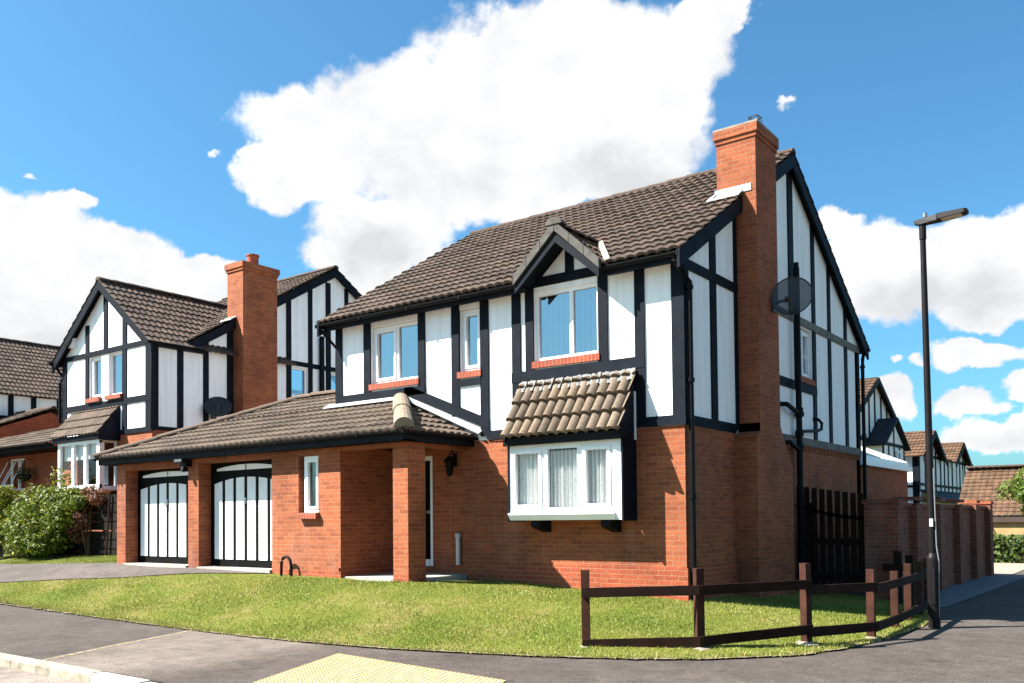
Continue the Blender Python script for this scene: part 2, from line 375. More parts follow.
def wavy_sheet(mb, F, u0, u1, z0, z1, n, amp=.03, wl=.12, mi=0, seed=0):
    r = random.Random(seed); st = max(8, int((u1-u0)/wl*6)); ph = r.uniform(0, 6)
    pts = []
    for i in range(st+1):
        u = u0+(u1-u0)*i/st
        pts.append((u, n+amp*math.sin(2*math.pi*u/wl+ph+.8*math.sin(u*9+ph))*(.6+.4*math.sin(u*5+ph))))
    for (a, na), (b, nb) in zip(pts, pts[1:]):
        mb.face([F(a, na, z0), F(b, nb, z0), F(b, nb, z1), F(a, na, z1)], mi)

def window(parent, F, u0, u1, z0, z1, mull=(), sash=(), recess=.07, sill=True, curtain=None, glass='glass', fw=.06, sill_ext=.05, label=None):
    """a upvc window in its opening: frame, panes, brick sill, curtain"""
    mb = MB(); n0, n1 = -recess-.07, -recess
    mb.fbox(F, u0, u0+fw, n0, n1, z0, z1); mb.fbox(F, u1-fw, u1, n0, n1, z0, z1)
    mb.fbox(F, u0+fw, u1-fw, n0, n1, z0, z0+fw); mb.fbox(F, u0+fw, u1-fw, n0, n1, z1-fw, z1)
    for m in mull: mb.fbox(F, m-fw*.55, m+fw*.55, n0, n1, z0+fw, z1-fw)
    edges = [u0+fw]+[x for m in mull for x in (m-fw*.55, m+fw*.55)]+[u1-fw]
    lights = [(edges[2*i], edges[2*i+1]) for i in range(len(mull)+1)]
    for i in sash:
        a, b = lights[i]; s = .05; q0, q1 = n0+.01, n1+.018
        mb.fbox(F, a, a+s, q0, q1, z0+fw, z1-fw); mb.fbox(F, b-s, b, q0, q1, z0+fw, z1-fw)
        mb.fbox(F, a+s, b-s, q0, q1, z0+fw, z0+fw+s); mb.fbox(F, a+s, b-s, q0, q1, z1-fw-s, z1-fw)
    fr = mb.build('window', 'upvc', parent)
    if label: fr['label'] = label
    g = MB()
    for a, b in lights: g.face([F(a-.01, n0+.03, z0+.04), F(b+.01, n0+.03, z0+.04), F(b+.01, n0+.03, z1-.04), F(a-.01, n0+.03, z1-.04)])
    g.build('pane', glass, fr)
    if sill:
        s = MB(); s.fbox(F, u0-.03, u1+.03, -recess-.05, sill_ext, z0-.115, z0-.003); s.build('sill', 'soldier', fr)
    if curtain:
        c = MB(); curtain(c, F, u0, u1, z0, z1, n0-.10); c.build('curtain', 'blind', fr)
    return fr
def side_curtains(c, F, u0, u1, z0, z1, n):
    w = (u1-u0)*.22
    wavy_sheet(c, F, u0, u0+w, z0, z1, n, .03, .11, 0, 3)
def vertical_blinds(c, F, u0, u1, z0, z1, n):
    u = u0+.05
    while u < u1-.08:
        c.fbox(F, u, u+.075, n-.012, n, z0+.08, z1-.06); u += .105

def timbers(parent, F, posts, rails, n_post=.028, n_rail=.034, rail_mat=None):
    for (a, b, z0, z1) in posts:
        mb = MB(); mb.fbox(F, a, b, -.02, n_post, z0, z1); mb.build('timber_post', 'timber', parent)
    for (a, b, z0, z1) in rails:
        mb = MB(); mb.fbox(F, a, b, -.02, n_rail, z0, z1); mb.build('timber_rail', (rail_mat or {}).get(a, 'timber'), parent)
def gutter_run(parent, A, B, out, r=.055):
    mb = MB(); A, B = Vector(A), Vector(B); o = Vector(out).normalized(); seg = 7
    def ring(p): return [p+o*(math.cos(math.pi*k/seg)*r)-Vector((0, 0, math.sin(math.pi*k/seg)*r*1.15)) for k in range(seg+1)]
    ra, rb = ring(A), ring(B)
    for k in range(seg): mb.face([ra[k], rb[k], rb[k+1], ra[k+1]])
    mb.face(ra); mb.face(rb)
    d = (B-A); n = max(1, int(d.length/1.0))
    for i in range(n+1):
        p = A+d*(i/n); mb.beam(p-d.normalized()*.012-o*(r+.004)-Vector((0, 0, r*1.25)), p+d.normalized()*.012-o*(r+.004)-Vector((0, 0, r*1.25)), o*(2*r+.012), (0, 0, r*1.3))
    return mb.build('gutter', 'black', parent)
def pipe(parent, pts, r=.036, name='downpipe', mat='black', clips=()):
    mb = MB(); mb.tube(pts, r, 10)
    for c in clips: mb.tube([(c[0], c[1], c[2]-.03), (c[0], c[1], c[2]+.03)], r*1.35, 10)
    return mb.build(name, mat, parent)

# ================================================================== MAIN HOUSE
W, D = 7.61, 9.14
H = thing('brick_house', 'large brick and half timbered house with bay window, porch and two garage doors', 'house', (0, 0, 0))
F0, X0 = FY(0.), FX(0.)
# ground floor brick
mb = MB()
wall(mb, F0, -W, 0, -.5, 2.63, [(-6.0, -5.05, .40, 2.42), (-2.85, -1.0, 1.30, 2.45)])
wall(mb, X0, .28, D, -.5, 2.63)
wall(mb, FY(D, 1), -W, 0, -.5, 2.63)
wall(mb, FX(-W, -1), .28, D-.28, -.5, 2.63)
mb.build('brick_wall', 'brick', H)
pl = MB(); pl.box(-3.6, .0, -.032, -.001, -.5, .489); pl.box(.001, .032, -.032, 1.85, -.5, .489); pl.pieces('plinth', 'brick_red', H)
dc = MB()
y = 4.9
while y < 9.0: dc.fbox(X0, y, y+.07, -.01, .02, 2.515, 2.628); y += .15
x = -3.6
while x < -.1: dc.fbox(F0, x, x+.20, -.01, .018, 2.60, 2.629); x += .75
dc.pieces('dentil_brick', 'brick', H)
# upper storey render
mb = MB()
wall(mb, F0, -W, 0, 2.63, 5.12, [(-6.62, -5.37, 3.86, 4.99), (-4.376, -3.89, 3.86, 5.0), (-2.73, -1.47, 3.86, 5.04)])
wall(mb, X0, .28, D, 2.63, 5.0, [(4.98, 5.88, 3.98, 4.97)])
wall(mb, FY(D, 1), -W, 0, 2.63, 5.12)
wall(mb, FX(-W, -1), .28, D-.28, 2.63, 5.0)
for xx in (-.28, -W):
    mb.prism([(xx, 0.01, 5.0), (xx, D-.01, 5.0), (xx, D-.01, 5.2), (xx, 4.57, 8.03), (xx, .01, 5.2)], (.28, 0, 0))
mb.build('upper_wall', 'render', H)
# timbers
timbers(H, F0, [(-7.61, -7.43, 3.6, 5.1), (-6.81, -6.625, 3.6, 5.1), (-5.37, -5.2, 3.6, 5.1), (-4.553, -4.376, 3.1, 5.1), (-3.89, -3.705, 2.7, 5.1),
    (-3.19, -3.01, 2.7, 5.1), (-2.905, -2.735, 3.6, 5.2), (-1.47, -1.295, 3.6, 5.2), (-.81, -.64, 2.7, 5.1), (-.18, .03, 2.64, 5.1)],
    [(-3.75, .035, 2.632, 2.785), (-3.2, -.64, 3.56, 3.74), (-7.612, -5.2, 3.57, 3.73), (-4.378, -3.88, 3.62, 3.742), (-2.905, -1.29, 5.13, 5.285)])
db = MB(); db.prism([(-5.72, -.034, 3.60), (-3.70, -.034, 2.80), (-3.70, -.034, 2.99), (-5.55, -.034, 3.735), (-5.72, -.034, 3.735)], (0, .05, 0)); db.build('timber_brace', 'timber', H)
timbers(H, X0, [(.0, .16, 2.64, 5.1), (.96, 1.17, 2.7, 6.0), (1.92, 2.10, 2.7, 6.5), (3.1, 3.28, 3.0, 7.0), (4.56, 4.82, 5.1, 7.95), (4.82, 4.975, 3.7, 5.05), (5.885, 6.07, 2.7, 7.2), (6.9, 7.07, 2.7, 6.55), (8.04, 8.22, 2.7, 5.9), (8.97, 9.14, 2.7, 5.1)],
    [(.0, 1.9, 2.632, 2.785), (2.95, 9.14, 2.632, 2.785), (.0, 2.2, 5.0, 5.152), (2.96, 9.14, 5.0, 5.152), (2.97, 6.07, 3.69, 3.86)], rail_mat={2.95: 'timber_pale', 2.96: 'timber_pale'})
# windows, front and side
window(H, F0, -6.62, -5.37, 3.88, 4.98, [-5.98], [0], curtain=side_curtains)
window(H, F0, -4.376, -3.89, 3.88, 4.99, [], [0], curtain=side_curtains)
window(H, F0, -2.73, -1.47, 3.88, 5.04, [-2.02], [], curtain=vertical_blinds, recess=.045)
window(H, X0, 4.98, 5.88, 3.985, 4.965, [5.4], [1], curtain=side_curtains)
# roof: tiles with a hole for the gablet
k = .616; c, s = math.cos(math.atan(k)), math.sin(math.atan(k)); vmax = (4.57+.36)/c
mb = MB(); O = (-7.78, -.36, 5.175); US = 7.94
gx, gh, gz = -2.01, .83, 5.93; gk = .86
uL, uC, uR = gx-gh+7.78, gx+7.78, gx+gh+7.78
tile_slope(mb, O, (1, 0, 0), (0, c, s), uL, vmax)
tile_slope(mb, O, (1, 0, 0), (0, c, s), US, vmax, [(1, 0, -uR)])
# valley: main z = 5.175+v*s ; gablet z = gz-gk*|u-uC|  -> keep v*s >= gz-5.175-gk*|u-uC|
tile_slope(mb, O, (1, 0, 0), (0, c, s), US, vmax, [(1, 0, -uL), (-1, 0, uC), (-gk, s, gk*uC-(gz-5.175))])
tile_slope(mb, O, (1, 0, 0), (0, c, s), US, vmax, [(1, 0, -uC), (-1, 0, uR), (gk, s, -gk*uC-(gz-5.175))])
tile_slope(mb, (.16, 9.5, 5.175), (-1, 0, 0), (0, -c, s), US, vmax)
roof = mb.build('roof', 'roof', H)
mb = MB(); ridge_run(mb, (-7.78, 4.57, 8.19), (.16, 4.57, 8.19)); mb.build('ridge_tiles', 'ridge', roof)
# verge, barge boards, soffits
for xx, sg in ((.10, 1), (-7.76, -1)):
    for (ya, yb) in ((-.38, 4.57), (9.52, 4.57)):
        mb = MB(); mb.beam((xx, ya, 5.17), (xx, yb, 8.19), (.045, 0, 0), (0, 0, -.27)); mb.build('bargeboard', 'timber', H)
    mb = MB()
    for (ya, yb) in ((-.33, 4.57), (9.47, 4.57)): mb.beam((xx-(.10 if sg > 0 else -.045), ya, 5.05), (xx-(.10 if sg > 0 else -.045), yb, 8.07), (.098, 0, 0), (0, 0, -.03))
    mb.pieces('verge_soffit', 'timber', H)
mb = MB()
for a, b in ((-7.76, gx-gh+.06), (gx+gh-.06, .10)):
    mb.box(a, b, -.265, -.24, 5.03, 5.18); mb.box(a, b, -.24, -.04, 5.075, 5.10)
mb.box(-7.76, .10, 9.38, 9.405, 5.03, 5.18)
mb.pieces('fascia', 'timber', H)
gutter_run(H, (-7.8, -.325, 5.15), (gx-gh+.02, -.325, 5.15), (0, -1, 0)); gutter_run(H, (gx+gh-.13, -.325, 5.15), (.1, -.325, 5.15), (0, -1, 0)); gutter_run(H, (-7.8, 9.46, 5.15), (.17, 9.46, 5.15), (0, 1, 0))
# gablet over the big window
gab = MB(); gab.prism([(gx-.73, -.003, 5.12), (gx+.73, -.003, 5.12), (gx+.73, -.003, 5.14), (gx, -.003, 5.77), (gx-.73, -.003, 5.14)], (0, .1, 0)); gab.build('gablet_wall', 'render', H)
gp = MB(); gp.fbox(F0, gx-.075, gx+.085, -.02, .03, 5.26, 5.74); gp.build('timber_post', 'timber', H)
mb = MB(); gc, gs = math.cos(math.atan(gk)), math.sin(math.atan(gk)); gv = gh/gc
tile_slope(mb, (gx-gh, .95, gz-gk*gh-.03), (0, -1, 0), (gc, 0, gs), 1.37, gv)
tile_slope(mb, (gx+gh, -.42, gz-gk*gh-.03), (0, 1, 0), (-gc, 0, gs), 1.37, gv)
gr = mb.build('gablet_roof', 'roof', H)
mb = MB(); ridge_run(mb, (gx, -.44, gz), (gx, .8, gz), .11, .4); mb.build('ridge_tiles', 'ridge', gr)
mb = MB()
for sg in (-1, 1):
    A = Vector((gx+sg*(gh+.0), -.46, gz-gk*gh-.02)); B = Vector((gx, -.46, gz+.02)); 
    for i in range(3):
        a, b = A.lerp(B, i/3+.006), A.lerp(B, (i+1)/3-.006); mb.beam(a+Vector((0, 0, .06)), b+Vector((0, 0, .06)), (0, .07, 0), (0, 0, -.155))
mb.halftube((gx, -.475, gz+.02), (gx, -.30, gz+.02), .15)
mb.build('verge_caps', 'verge_grey', gr)
mb = MB()
for sg in (-1, 1):
    mb.beam((gx+sg*(gh-.02), -.425, gz-gk*(gh-.02)-.11), (gx, -.425, gz-.11), (0, .05, 0), (0, 0, -.15))
    mb.beam((gx+sg*(gh-.04), -.37, gz-gk*(gh-.04)-.10), (gx, -.37, gz-.10), (0, .36, 0), (0, 0, -.025))
mb.pieces('bargeboard', 'timber', gr)
lv = MB(); lv.beam((gx+gh+.02, -.33, 5.235), (gx+.06, .78, 5.93), (.1, 0, .02), (0, 0, .02)); lv.build('valley_flashing', 'stone', gr)
# chimney
mb = MB()
mb.box(-.31, .38, 2.03, 2.97, 2.55, 7.60); mb.box(-.33, .40, 2.01, 2.99, 7.60, 7.675); mb.box(-.355, .425, 1.985, 3.015, 7.675, 7.82)
mb.prism([(.002, 1.87, -.5), (.002, 3.56, -.5), (.002, 3.56, 2.1), (.002, 2.972, 2.80), (.002, 2.03, 2.80), (.002, 2.03, 2.63), (.002, 1.87, 2.55)], (.379, 0, 0))
ch = mb.build('chimney', 'brick', H)
mb = MB(); mb.box(-.36, .43, 2.0, 3.0, 7.821, 7.86); mb.build('mortar_cap', 'stone', ch)
mb = MB(); mb.beam((.002, 1.84, 2.555), (.40, 1.84, 2.555), (0, .19, .085), (0, 0, .02)); mb.build('chimney_ledge', 'brick', ch)
mb = MB()
mb.beam((-.345, 2.028, 6.70), (.30, 2.028, 6.70), (0, -.012, 0), (0, 0, .12))
mb.beam((-.42, 1.84, 6.60), (.155, 1.84, 6.60), (0, .175, .115), (0, 0, .02)); mb.beam((-.40, 1.86, 6.61), (-.40, 2.97, 7.30), (.085, 0, .03), (0, 0, .03)); mb.pieces('flashing', 'lead_white', ch)
pot = MB(); pot.tube([(.22, 2.45, 7.86), (.22, 2.45, 7.95)], .08, 14); pot.build('chimney_pot', 'ridge', ch)
mb = MB(); cx_, cy_ = .22, 2.45
for zz in (7.9, 8.0, 8.09):
    q = [(cx_-.085, cy_-.085, zz), (cx_+.085, cy_-.085, zz), (cx_+.085, cy_+.085, zz), (cx_-.085, cy_+.085, zz)]
    for i in range(4): mb.tube([q[i], q[(i+1) % 4]], .009, 5)
for dx in (-.085, 0, .085):
    for dy in (-.085, 0, .085):
        if dx or dy: mb.tube([(cx_+dx, cy_+dy, 7.86), (cx_+dx, cy_+dy, 8.09)], .008, 5)
for dx in (-.05, .05): mb.tube([(cx_+dx, cy_-.085, 8.09), (cx_+dx, cy_+.085, 8.09)], .007, 5)
mb.build('bird_guard', 'wire', ch)
# bay window
BY = -.41; FB = FY(BY)
bx0, bx1, bz0, bz1 = -2.97, -.85, 1.22, 2.46
mb = MB()
mb.fbox(FB, bx0, bx0+.10, -.07, 0, bz0, bz1); mb.fbox(FB, bx1-.19, bx1, -.07, 0, bz0, bz1)
mb.fbox(FB, bx0+.10, bx1-.19, -.07, 0, bz0+.12, bz0+.20); mb.fbox(FB, bx0+.10, bx1-.19, -.07, 0, bz1-.10, bz1)
for m in (-2.27, -1.595): mb.fbox(FB, m-.055, m+.055, -.07, -.003, bz0+.2, bz1-.1)
for a, b in ((-2.91, -2.325), (-1.54, -1.04)):
    q0, q1 = -.06, .016; z0, z1 = bz0+.2, bz1-.1
    mb.fbox(FB, a, a+.06, q0, q1, z0, z1); mb.fbox(FB, b-.06, b, q0, q1, z0, z1); mb.fbox(FB, a+.06, b-.06, q0, q1, z0, z0+.055); mb.fbox(FB, a+.06, b-.06, q0, q1, z1-.055, z1)
mb.prism([(bx0, BY-.005, bz0), (bx0, BY-.06, bz0+.09), (bx0, BY-.06, bz0+.12), (bx0, 0, bz0+.12), (bx0, 0, bz0)], (bx1-bx0-.12, 0, 0))
bay = mb.build('bay_window', 'upvc', H)
g = MB()
for a, b in ((-2.86, -2.37), (-2.22, -1.65), (-1.49, -1.09)): g.face([FB(a-.02, -.035, bz0+.18), FB(b+.02, -.035, bz0+.18), FB(b+.02, -.035, bz1-.08), FB(a-.02, -.035, bz1-.08)])
g.build('pane', 'glass_bay', bay)
cu = MB(); 
for a_, b_, sd_ in ((-2.90, -2.30, 1), (-2.26, -1.62, 2), (-1.57, -1.06, 3)):
    cu = MB(); wavy_sheet(cu, FB, a_, b_, bz0+.13, bz1-.12, -.13, .038, .075, 0, sd_); cu.build('curtain', 'curtain', bay)
mb = MB(); mb.box(bx1+.001, bx1+.03, BY-.02, -.001, 1.2, 2.60); mb.box(bx0-.03, bx0-.001, BY-.02, -.001, 1.2, 2.60); mb.box(bx0, bx1, BY+.001, -.001, bz1, bz1+.03)
mb.prism([(bx1+.001, BY-.12, 2.52), (bx1+.001, 0, 2.52), (bx1+.001, 0, 3.47), (bx1+.001, BY-.12, 2.56)], (.03, 0, 0)); mb.prism([(bx0-.03, BY-.12, 2.52), (bx0-.03, 0, 2.52), (bx0-.03, 0, 3.47), (bx0-.03, BY-.12, 2.56)], (.03, 0, 0))
mb.pieces('bay_cheek', 'timber', bay)
mb = MB(); ks = .95/.53; a_ = math.atan(ks)
tile_slope(mb, (bx0-.06, BY-.13, 2.57), (1, 0, 0), (0, math.cos(a_), math.sin(a_)), 2.28, 1.06, [], spw=14, exp=.33, amp=.078, lift=.05, wave=.183)
br = mb.build('bay_roof', 'roof_old', bay)
mb = MB(); 
u = bx0-.06
while u < bx1+.02:
    zt = 3.50+random.uniform(-.012, .012); h_ = .035+.014*math.sin((u-bx0)*34)
    mb.beam((u, -.13, 3.36-random.uniform(0, .03)), (u+.062, -.13, 3.36-random.uniform(0, .03)), (0, .12, .19), (0, -h_, .02)); u += .0605
mb.beam((bx0-.06, -.02, 3.50), (bx1+.05, -.02, 3.50), (0, .015, 0), (0, 0, .065))
mb.build('bay_flashing', 'lead', bay)
mb = MB(); mb.box(bx0-.06, bx1+.05, BY-.10, BY-.075, 2.44, 2.57); mb.box(bx0-.06, bx1+.05, BY-.075, BY-.005, 2.462, 2.48); mb.pieces('bay_fascia', 'black', bay)
mb = MB()
for a in (-2.6, -1.27): mb.prism([(a, -.002, 1.02), (a, -.002, 1.215), (a, -.34, 1.215), (a, -.34, 1.12)], (.17, 0, 0))
mb.pieces('bay_bracket', 'timber', bay)
wp = MB(); wp.beam((bx1+.032, -.03, 2.45), (bx1+.032, -.03, 3.2), (.02, 0, 0), (0, -.035, 0)); wp.build('bay_trim', 'white_paint', bay)
# porch and garage
GY = -1.55; FG = FY(GY)
mb = MB()
wall(mb, FG, -13.08, -5.81, -.3, 2.56, [(-12.73, -10.36, -.4, 2.40), (-10.0, -7.68, -.4, 2.44), (-6.92, -6.38, 1.37, 2.42)], th=.33)
wall(mb, FX(-5.81), GY+.33, 0, -.3, 2.56); wall(mb, FX(-13.08, -1), GY+.33, 4.1, -.3, 2.56); wall(mb, FY(4.1, 1), -13.08, -7.61, -.3, 2.56)
mb.box(-4.54, -4.20, GY, -1.13, -.3, 2.56)
mb.box(-5.81, -4.54, GY+.002, GY+.30, 2.47, 2.56); mb.box(-4.50, -4.203, -1.13, 0, 2.47, 2.56)
mb.build('garage_wall', 'brick', H)
mb = MB(); mb.box(-7.68, -5.81, GY-.004, GY+.05, -.3, .36); mb.box(-4.544, -4.196, GY-.004, -1.126, -.3, .33); mb.box(-5.86, -5.806, GY, 0, -.3, .42); mb.pieces('garage_plinth', 'brick_red', H)
mb = MB(); mb.box(-5.80, -4.25, -1.50, -.003, -.2, .275); mb.build('porch_slab', 'slab', H)
gk2 = .43; c2, s2 = math.cos(math.atan(gk2)), math.sin(math.atan(gk2)); zE = 2.685
mb = MB(); gO = (-13.4, -1.87, zE); vY0 = 1.87/c2
tile_slope(mb, gO, (1, 0, 0), (0, c2, s2), 9.40, vY0-.01, [(1, -c2, 0), (-1, -c2, 9.40), (0, -1, vY0-.01)])
tile_slope(mb, gO, (1, 0, 0), (0, c2, s2), 5.77, 3.14/c2, [(1, -c2, 0), (0, 1, -(vY0-.01))])
tile_slope(mb, (-4.0, -1.87, zE), (0, 1, 0), (-c2, 0, s2), 1.86, 1.87/c2, [(1, -c2, 0)])
tile_slope(mb, (-13.4, 4.44, zE), (0, -1, 0), (c2, 0, s2), 6.34, 3.17/c2, [(1, -c2, 0), (-1, -c2, 6.34)])
tile_slope(mb, (-7.63, 4.44, zE), (-1, 0, 0), (0, -c2, s2), 5.77, 3.17/c2, [(-1, -c2, 5.77)])
gr = mb.build('garage_roof', 'roof_garage', H)
zR = zE+3.17*gk2
mb = MB(); ridge_run(mb, (-13.4, -1.9, zE+.03), (-10.23, 1.27, zR+.03), .11); ridge_run(mb, (-13.4, 4.44, zE+.03), (-10.23, 1.27, zR+.03), .11); ridge_run(mb, (-10.23, 1.27, zR+.03), (-7.6, 1.27, zR+.03), .11)
mb.build('hip_tiles', 'roof_garage', gr)
mb = MB()
for a, b in ((0, .47), (.47, .94)): mb.halftube(Vector((-4.0, -1.84, zE+.05)).lerp(Vector((-5.84, 0, zE+.05+1.87*gk2)), a), Vector((-4.0, -1.84, zE+.05)).lerp(Vector((-5.84, 0, zE+.05+1.87*gk2)), b), .16, flat=.95)
mb.build('hip_cap', 'ridge_pale', gr)
mb = MB(); mb.beam((-7.6, -.15, 3.50), (-5.75, -.15, 3.50), (0, .148, .085), (0, 0, .015)); mb.beam((-7.85, -.15, 3.50), (-7.6, -.15, 3.50), (0, .148, .085), (0, 0, .012))
mb.beam((-5.72, -.12, 3.53), (-3.86, -.12, 2.735), (0, .115, .06), (0, 0, .015)); mb.beam((-5.8, -.014, 3.53), (-3.80, -.014, 2.67), (0, .012, 0), (0, 0, .13)); mb.pieces('roof_flashing', 'lead_white', gr)
mb = MB(); mb.box(-13.36, -4.05, -1.825, -1.80, 2.535, 2.685); mb.box(-13.36, -4.05, -1.80, GY-.001, 2.53, 2.552); mb.box(-4.075, -4.05, -1.80, 0, 2.53, 2.675); mb.box(-4.195, -4.076, GY, -.001, 2.53, 2.552); mb.box(-13.36, -13.335, -1.835, 4.3, 2.53, 2.675)
mb.box(-5.81, -4.54, -1.25, -.001, 2.53, 2.55); mb.pieces('garage_fascia', 'timber', H)
gutter_run(H, (-13.42, -1.868, 2.685), (-3.97, -1.868, 2.685), (0, -1, 0), .042); gutter_run(H, (-4.005, -1.84, 2.685), (-4.005, -.02, 2.685), (1, 0, 0), .042)
# garage doors
def garage_door(u0, u1, z0, z1, n):
    F = FY(GY); mb = MB(); mb.fbox(F, u0, u1, n-.06, n, z0, z1)
    d = mb.build('garage_door', 'door', H); w = u1-u0; um = (u0+u1)/2
    arch = lambda u: z1-.31-.15*((u-um)/(w/2))**2
    p = MB(); e0, e1 = u0+.09, u1-.09; st = (e1-e0)/6
    for i in range(6):
        a, b = e0+i*st+.05, e0+(i+1)*st-.05; q = [F(a, n, z0+.14), F(b, n, z0+.14)]
        q += [F(b+(a-b)*t/4, n, arch(b+(a-b)*t/4)) for t in range(5)]; p.prism(q, (0, -.012, 0))
    p.pieces('door_panel', 'white_paint', d)
    p = MB(); top = lambda u: z1-.055-.10*((u-um)/(w/2))**2
    for a, b in ((u0+.22, um-.02), (um+.02, u1-.12)):
        lo = lambda u: z1-.165
        q = [F(a, n, lo(a)), F(b, n, lo(b))]+[F(b+(a-b)*t/6, n, max(top(b+(a-b)*t/6), lo(0)+.01)) for t in range(7)]; p.prism(q, (0, -.012, 0))
    p.pieces('door_transom', 'white_paint', d)
    hnd = MB(); hnd.fbox(F, um-.03, um+.03, n+.013, n+.03, z0+1.25, z0+1.36); hnd.tube([F(um, n+.05, z0+1.2), F(um, n+.05, z0+1.34)], .014, 6); hnd.build('handle', 'steel', d)
garage_door(-12.73, -10.36, .375, 2.40, -.29); garage_door(-10.0, -7.68, .355, 2.44, -.29)
mb = MB(); mb.box(-12.72, -10.37, -1.60, -1.25, -.2, .362); mb.box(-9.99, -7.69, -1.60, -1.25, -.2, .345); mb.pieces('door_threshold', 'slab', H)
window(H, FG, -6.83, -6.385, 1.40, 2.415, [], [0], recess=.06, glass='glass_dark', sill_ext=.09)
# front door in the porch
mb = MB(); mb.fbox(F0, -6.0, -5.93, -.16, -.05, .4, 2.42); mb.fbox(F0, -5.125, -5.05, -.16, -.02, .4, 2.42); mb.fbox(F0, -5.93, -5.125, -.16, -.05, 2.34, 2.42); mb.fbox(F0, -5.93, -5.125, -.16, .03, .4, .52)
fd = mb.build('front_door', 'upvc', H)
mb = MB(); mb.fbox(F0, -5.93, -5.125, -.13, -.08, .52, 2.34); mb.build('door_leaf', 'door', fd)
mb = MB(); mb.fbox(F0, -5.24, -5.14, -.08, -.04, 1.36, 1.42); mb.tube([F0(-5.26, -.04, 1.40), F0(-5.14, -.04, 1.40)], .012, 6); mb.build('handle', 'steel', fd)
# wall lantern, lights, pipes
mb = MB(); lx, ly = -4.50, -.16
mb.box(lx-.04, lx+.04, -.03, -.001, 2.2, 2.42); mb.tube([(lx, -.02, 2.40), (lx, -.10, 2.47), (lx, ly, 2.40)], .012, 6)
mb.tube([(lx, ly, 2.38), (lx, ly, 2.30), (lx, ly, 2.28)], [.03, .10, .11], 6); mb.tube([(lx, ly, 2.28), (lx, ly, 2.06)], [.085, .055], 6); mb.tube([(lx, ly, 2.06), (lx, ly, 2.01)], [.06, .015], 6); mb.build('wall_lantern', 'black', H)
mb = MB(); mb.box(-10.42, -10.22, -1.70, -1.551, 2.38, 2.50); mb.box(-10.5, -10.22, -1.78, -1.70, 2.46, 2.54); mb.tube([(-10.3, -1.68, 2.38), (-10.3, -1.72, 2.28)], .05, 8); mb.build('security_light', 'black', H)
mb = MB(); mb.box(-10.5, -10.25, -1.784, -1.781, 2.475, 2.53); mb.build('light_lens', 'sticker', H)
pipe(H, [(-4.41, -.05, .44), (-4.41, -.05, 1.0)], .04, 'waste_pipe', 'grey_pipe', [(-4.41, -.05, .96)])
pipe(H, [(.03, -.325, 5.10), (.05, -.26, 4.98), (.085, .06, 4.78), (.085, .06, -.1)], .042, clips=[(.085, .06, zz) for zz in (4.7, 3.3, 1.55)])
pipe(H, [(.06, 9.46, 5.10), (.06, 9.30, 4.9), (.075, 9.22, 4.7), (.075, 9.22, -.2)], .042, clips=[(.075, 9.22, zz) for zz in (4.7, 3.1, 2.4)])
pipe(H, [(-7.72, -.325, 5.10), (-7.69, -.22, 4.95), (-7.66, .06, 4.72), (-7.66, .06, 3.6)], .036)
mb = MB(); sx, sy = .13, 4.66
mb.tube([(sx, sy, -.3), (sx, sy, 6.0)], .058, 12); mb.tube([(sx, sy, 6.0), (sx, sy, 6.1)], .045, 10)
for zz in (3.25, 2.82, 2.55): mb.tube([(sx, sy, zz-.06), (sx, sy, zz+.06)], .08, 12)
mb.tube([(sx, sy, 3.2), (sx, 4.0, 3.32), (.0, 3.9, 3.32)], .045, 8); mb.tube([(sx, sy+.12, 3.2), (.03, sy+.2, 3.22)], .07, 10)
mb.tube([(sx, sy, 2.86), (sx, 5.75, 2.95), (sx, 5.98, 3.0), (sx, 6.02, 3.12), (sx-.05, 5.95, 3.2), (0, 5.85, 3.2)], .032, 8)
mb.tube([(sx, sy, 2.5), (sx, 4.15, 2.62), (0, 4.1, 2.62)], .045, 8)
mb.build('soil_pipe', 'black', H)
# rear extension with glazed roof
E_ = MB(); wall(E_, FX(-.01), 9.14, 13.65, -.7, 2.42); wall(E_, FY(13.65, 1), -3, -.29, -.7, 2.42); wall(E_, FX(-3, -1), 9.14, 13.65, -.7, 2.42); E_.build('extension_wall', 'brick', H)
mb = MB(); mb.box(-.06, .10, 9.20, 13.75, 2.421, 2.55); mb.box(-.10, .02, 9.20, 13.70, 2.552, 2.66)
for yy in np.linspace(9.25, 13.6, 6): mb.beam((-.02, yy, 2.63), (-3.0, yy, 3.9), (0, .06, 0), (0, 0, .06))
mb.box(-3.05, -2.95, 9.2, 13.7, 3.85, 3.98)
ex = mb.build('extension_roof_frame', 'upvc', H)
mb = MB(); mb.face([(-.02, 9.2, 2.65), (-.02, 13.7, 2.65), (-3, 13.7, 3.91), (-3, 9.2, 3.91)]); mb.face([(-.02, 13.7, 2.55), (-3, 13.7, 2.5), (-3, 13.7, 3.91), (-.02, 13.7, 2.65)]); mb.build('glazed_roof', 'glaze_roof', ex)

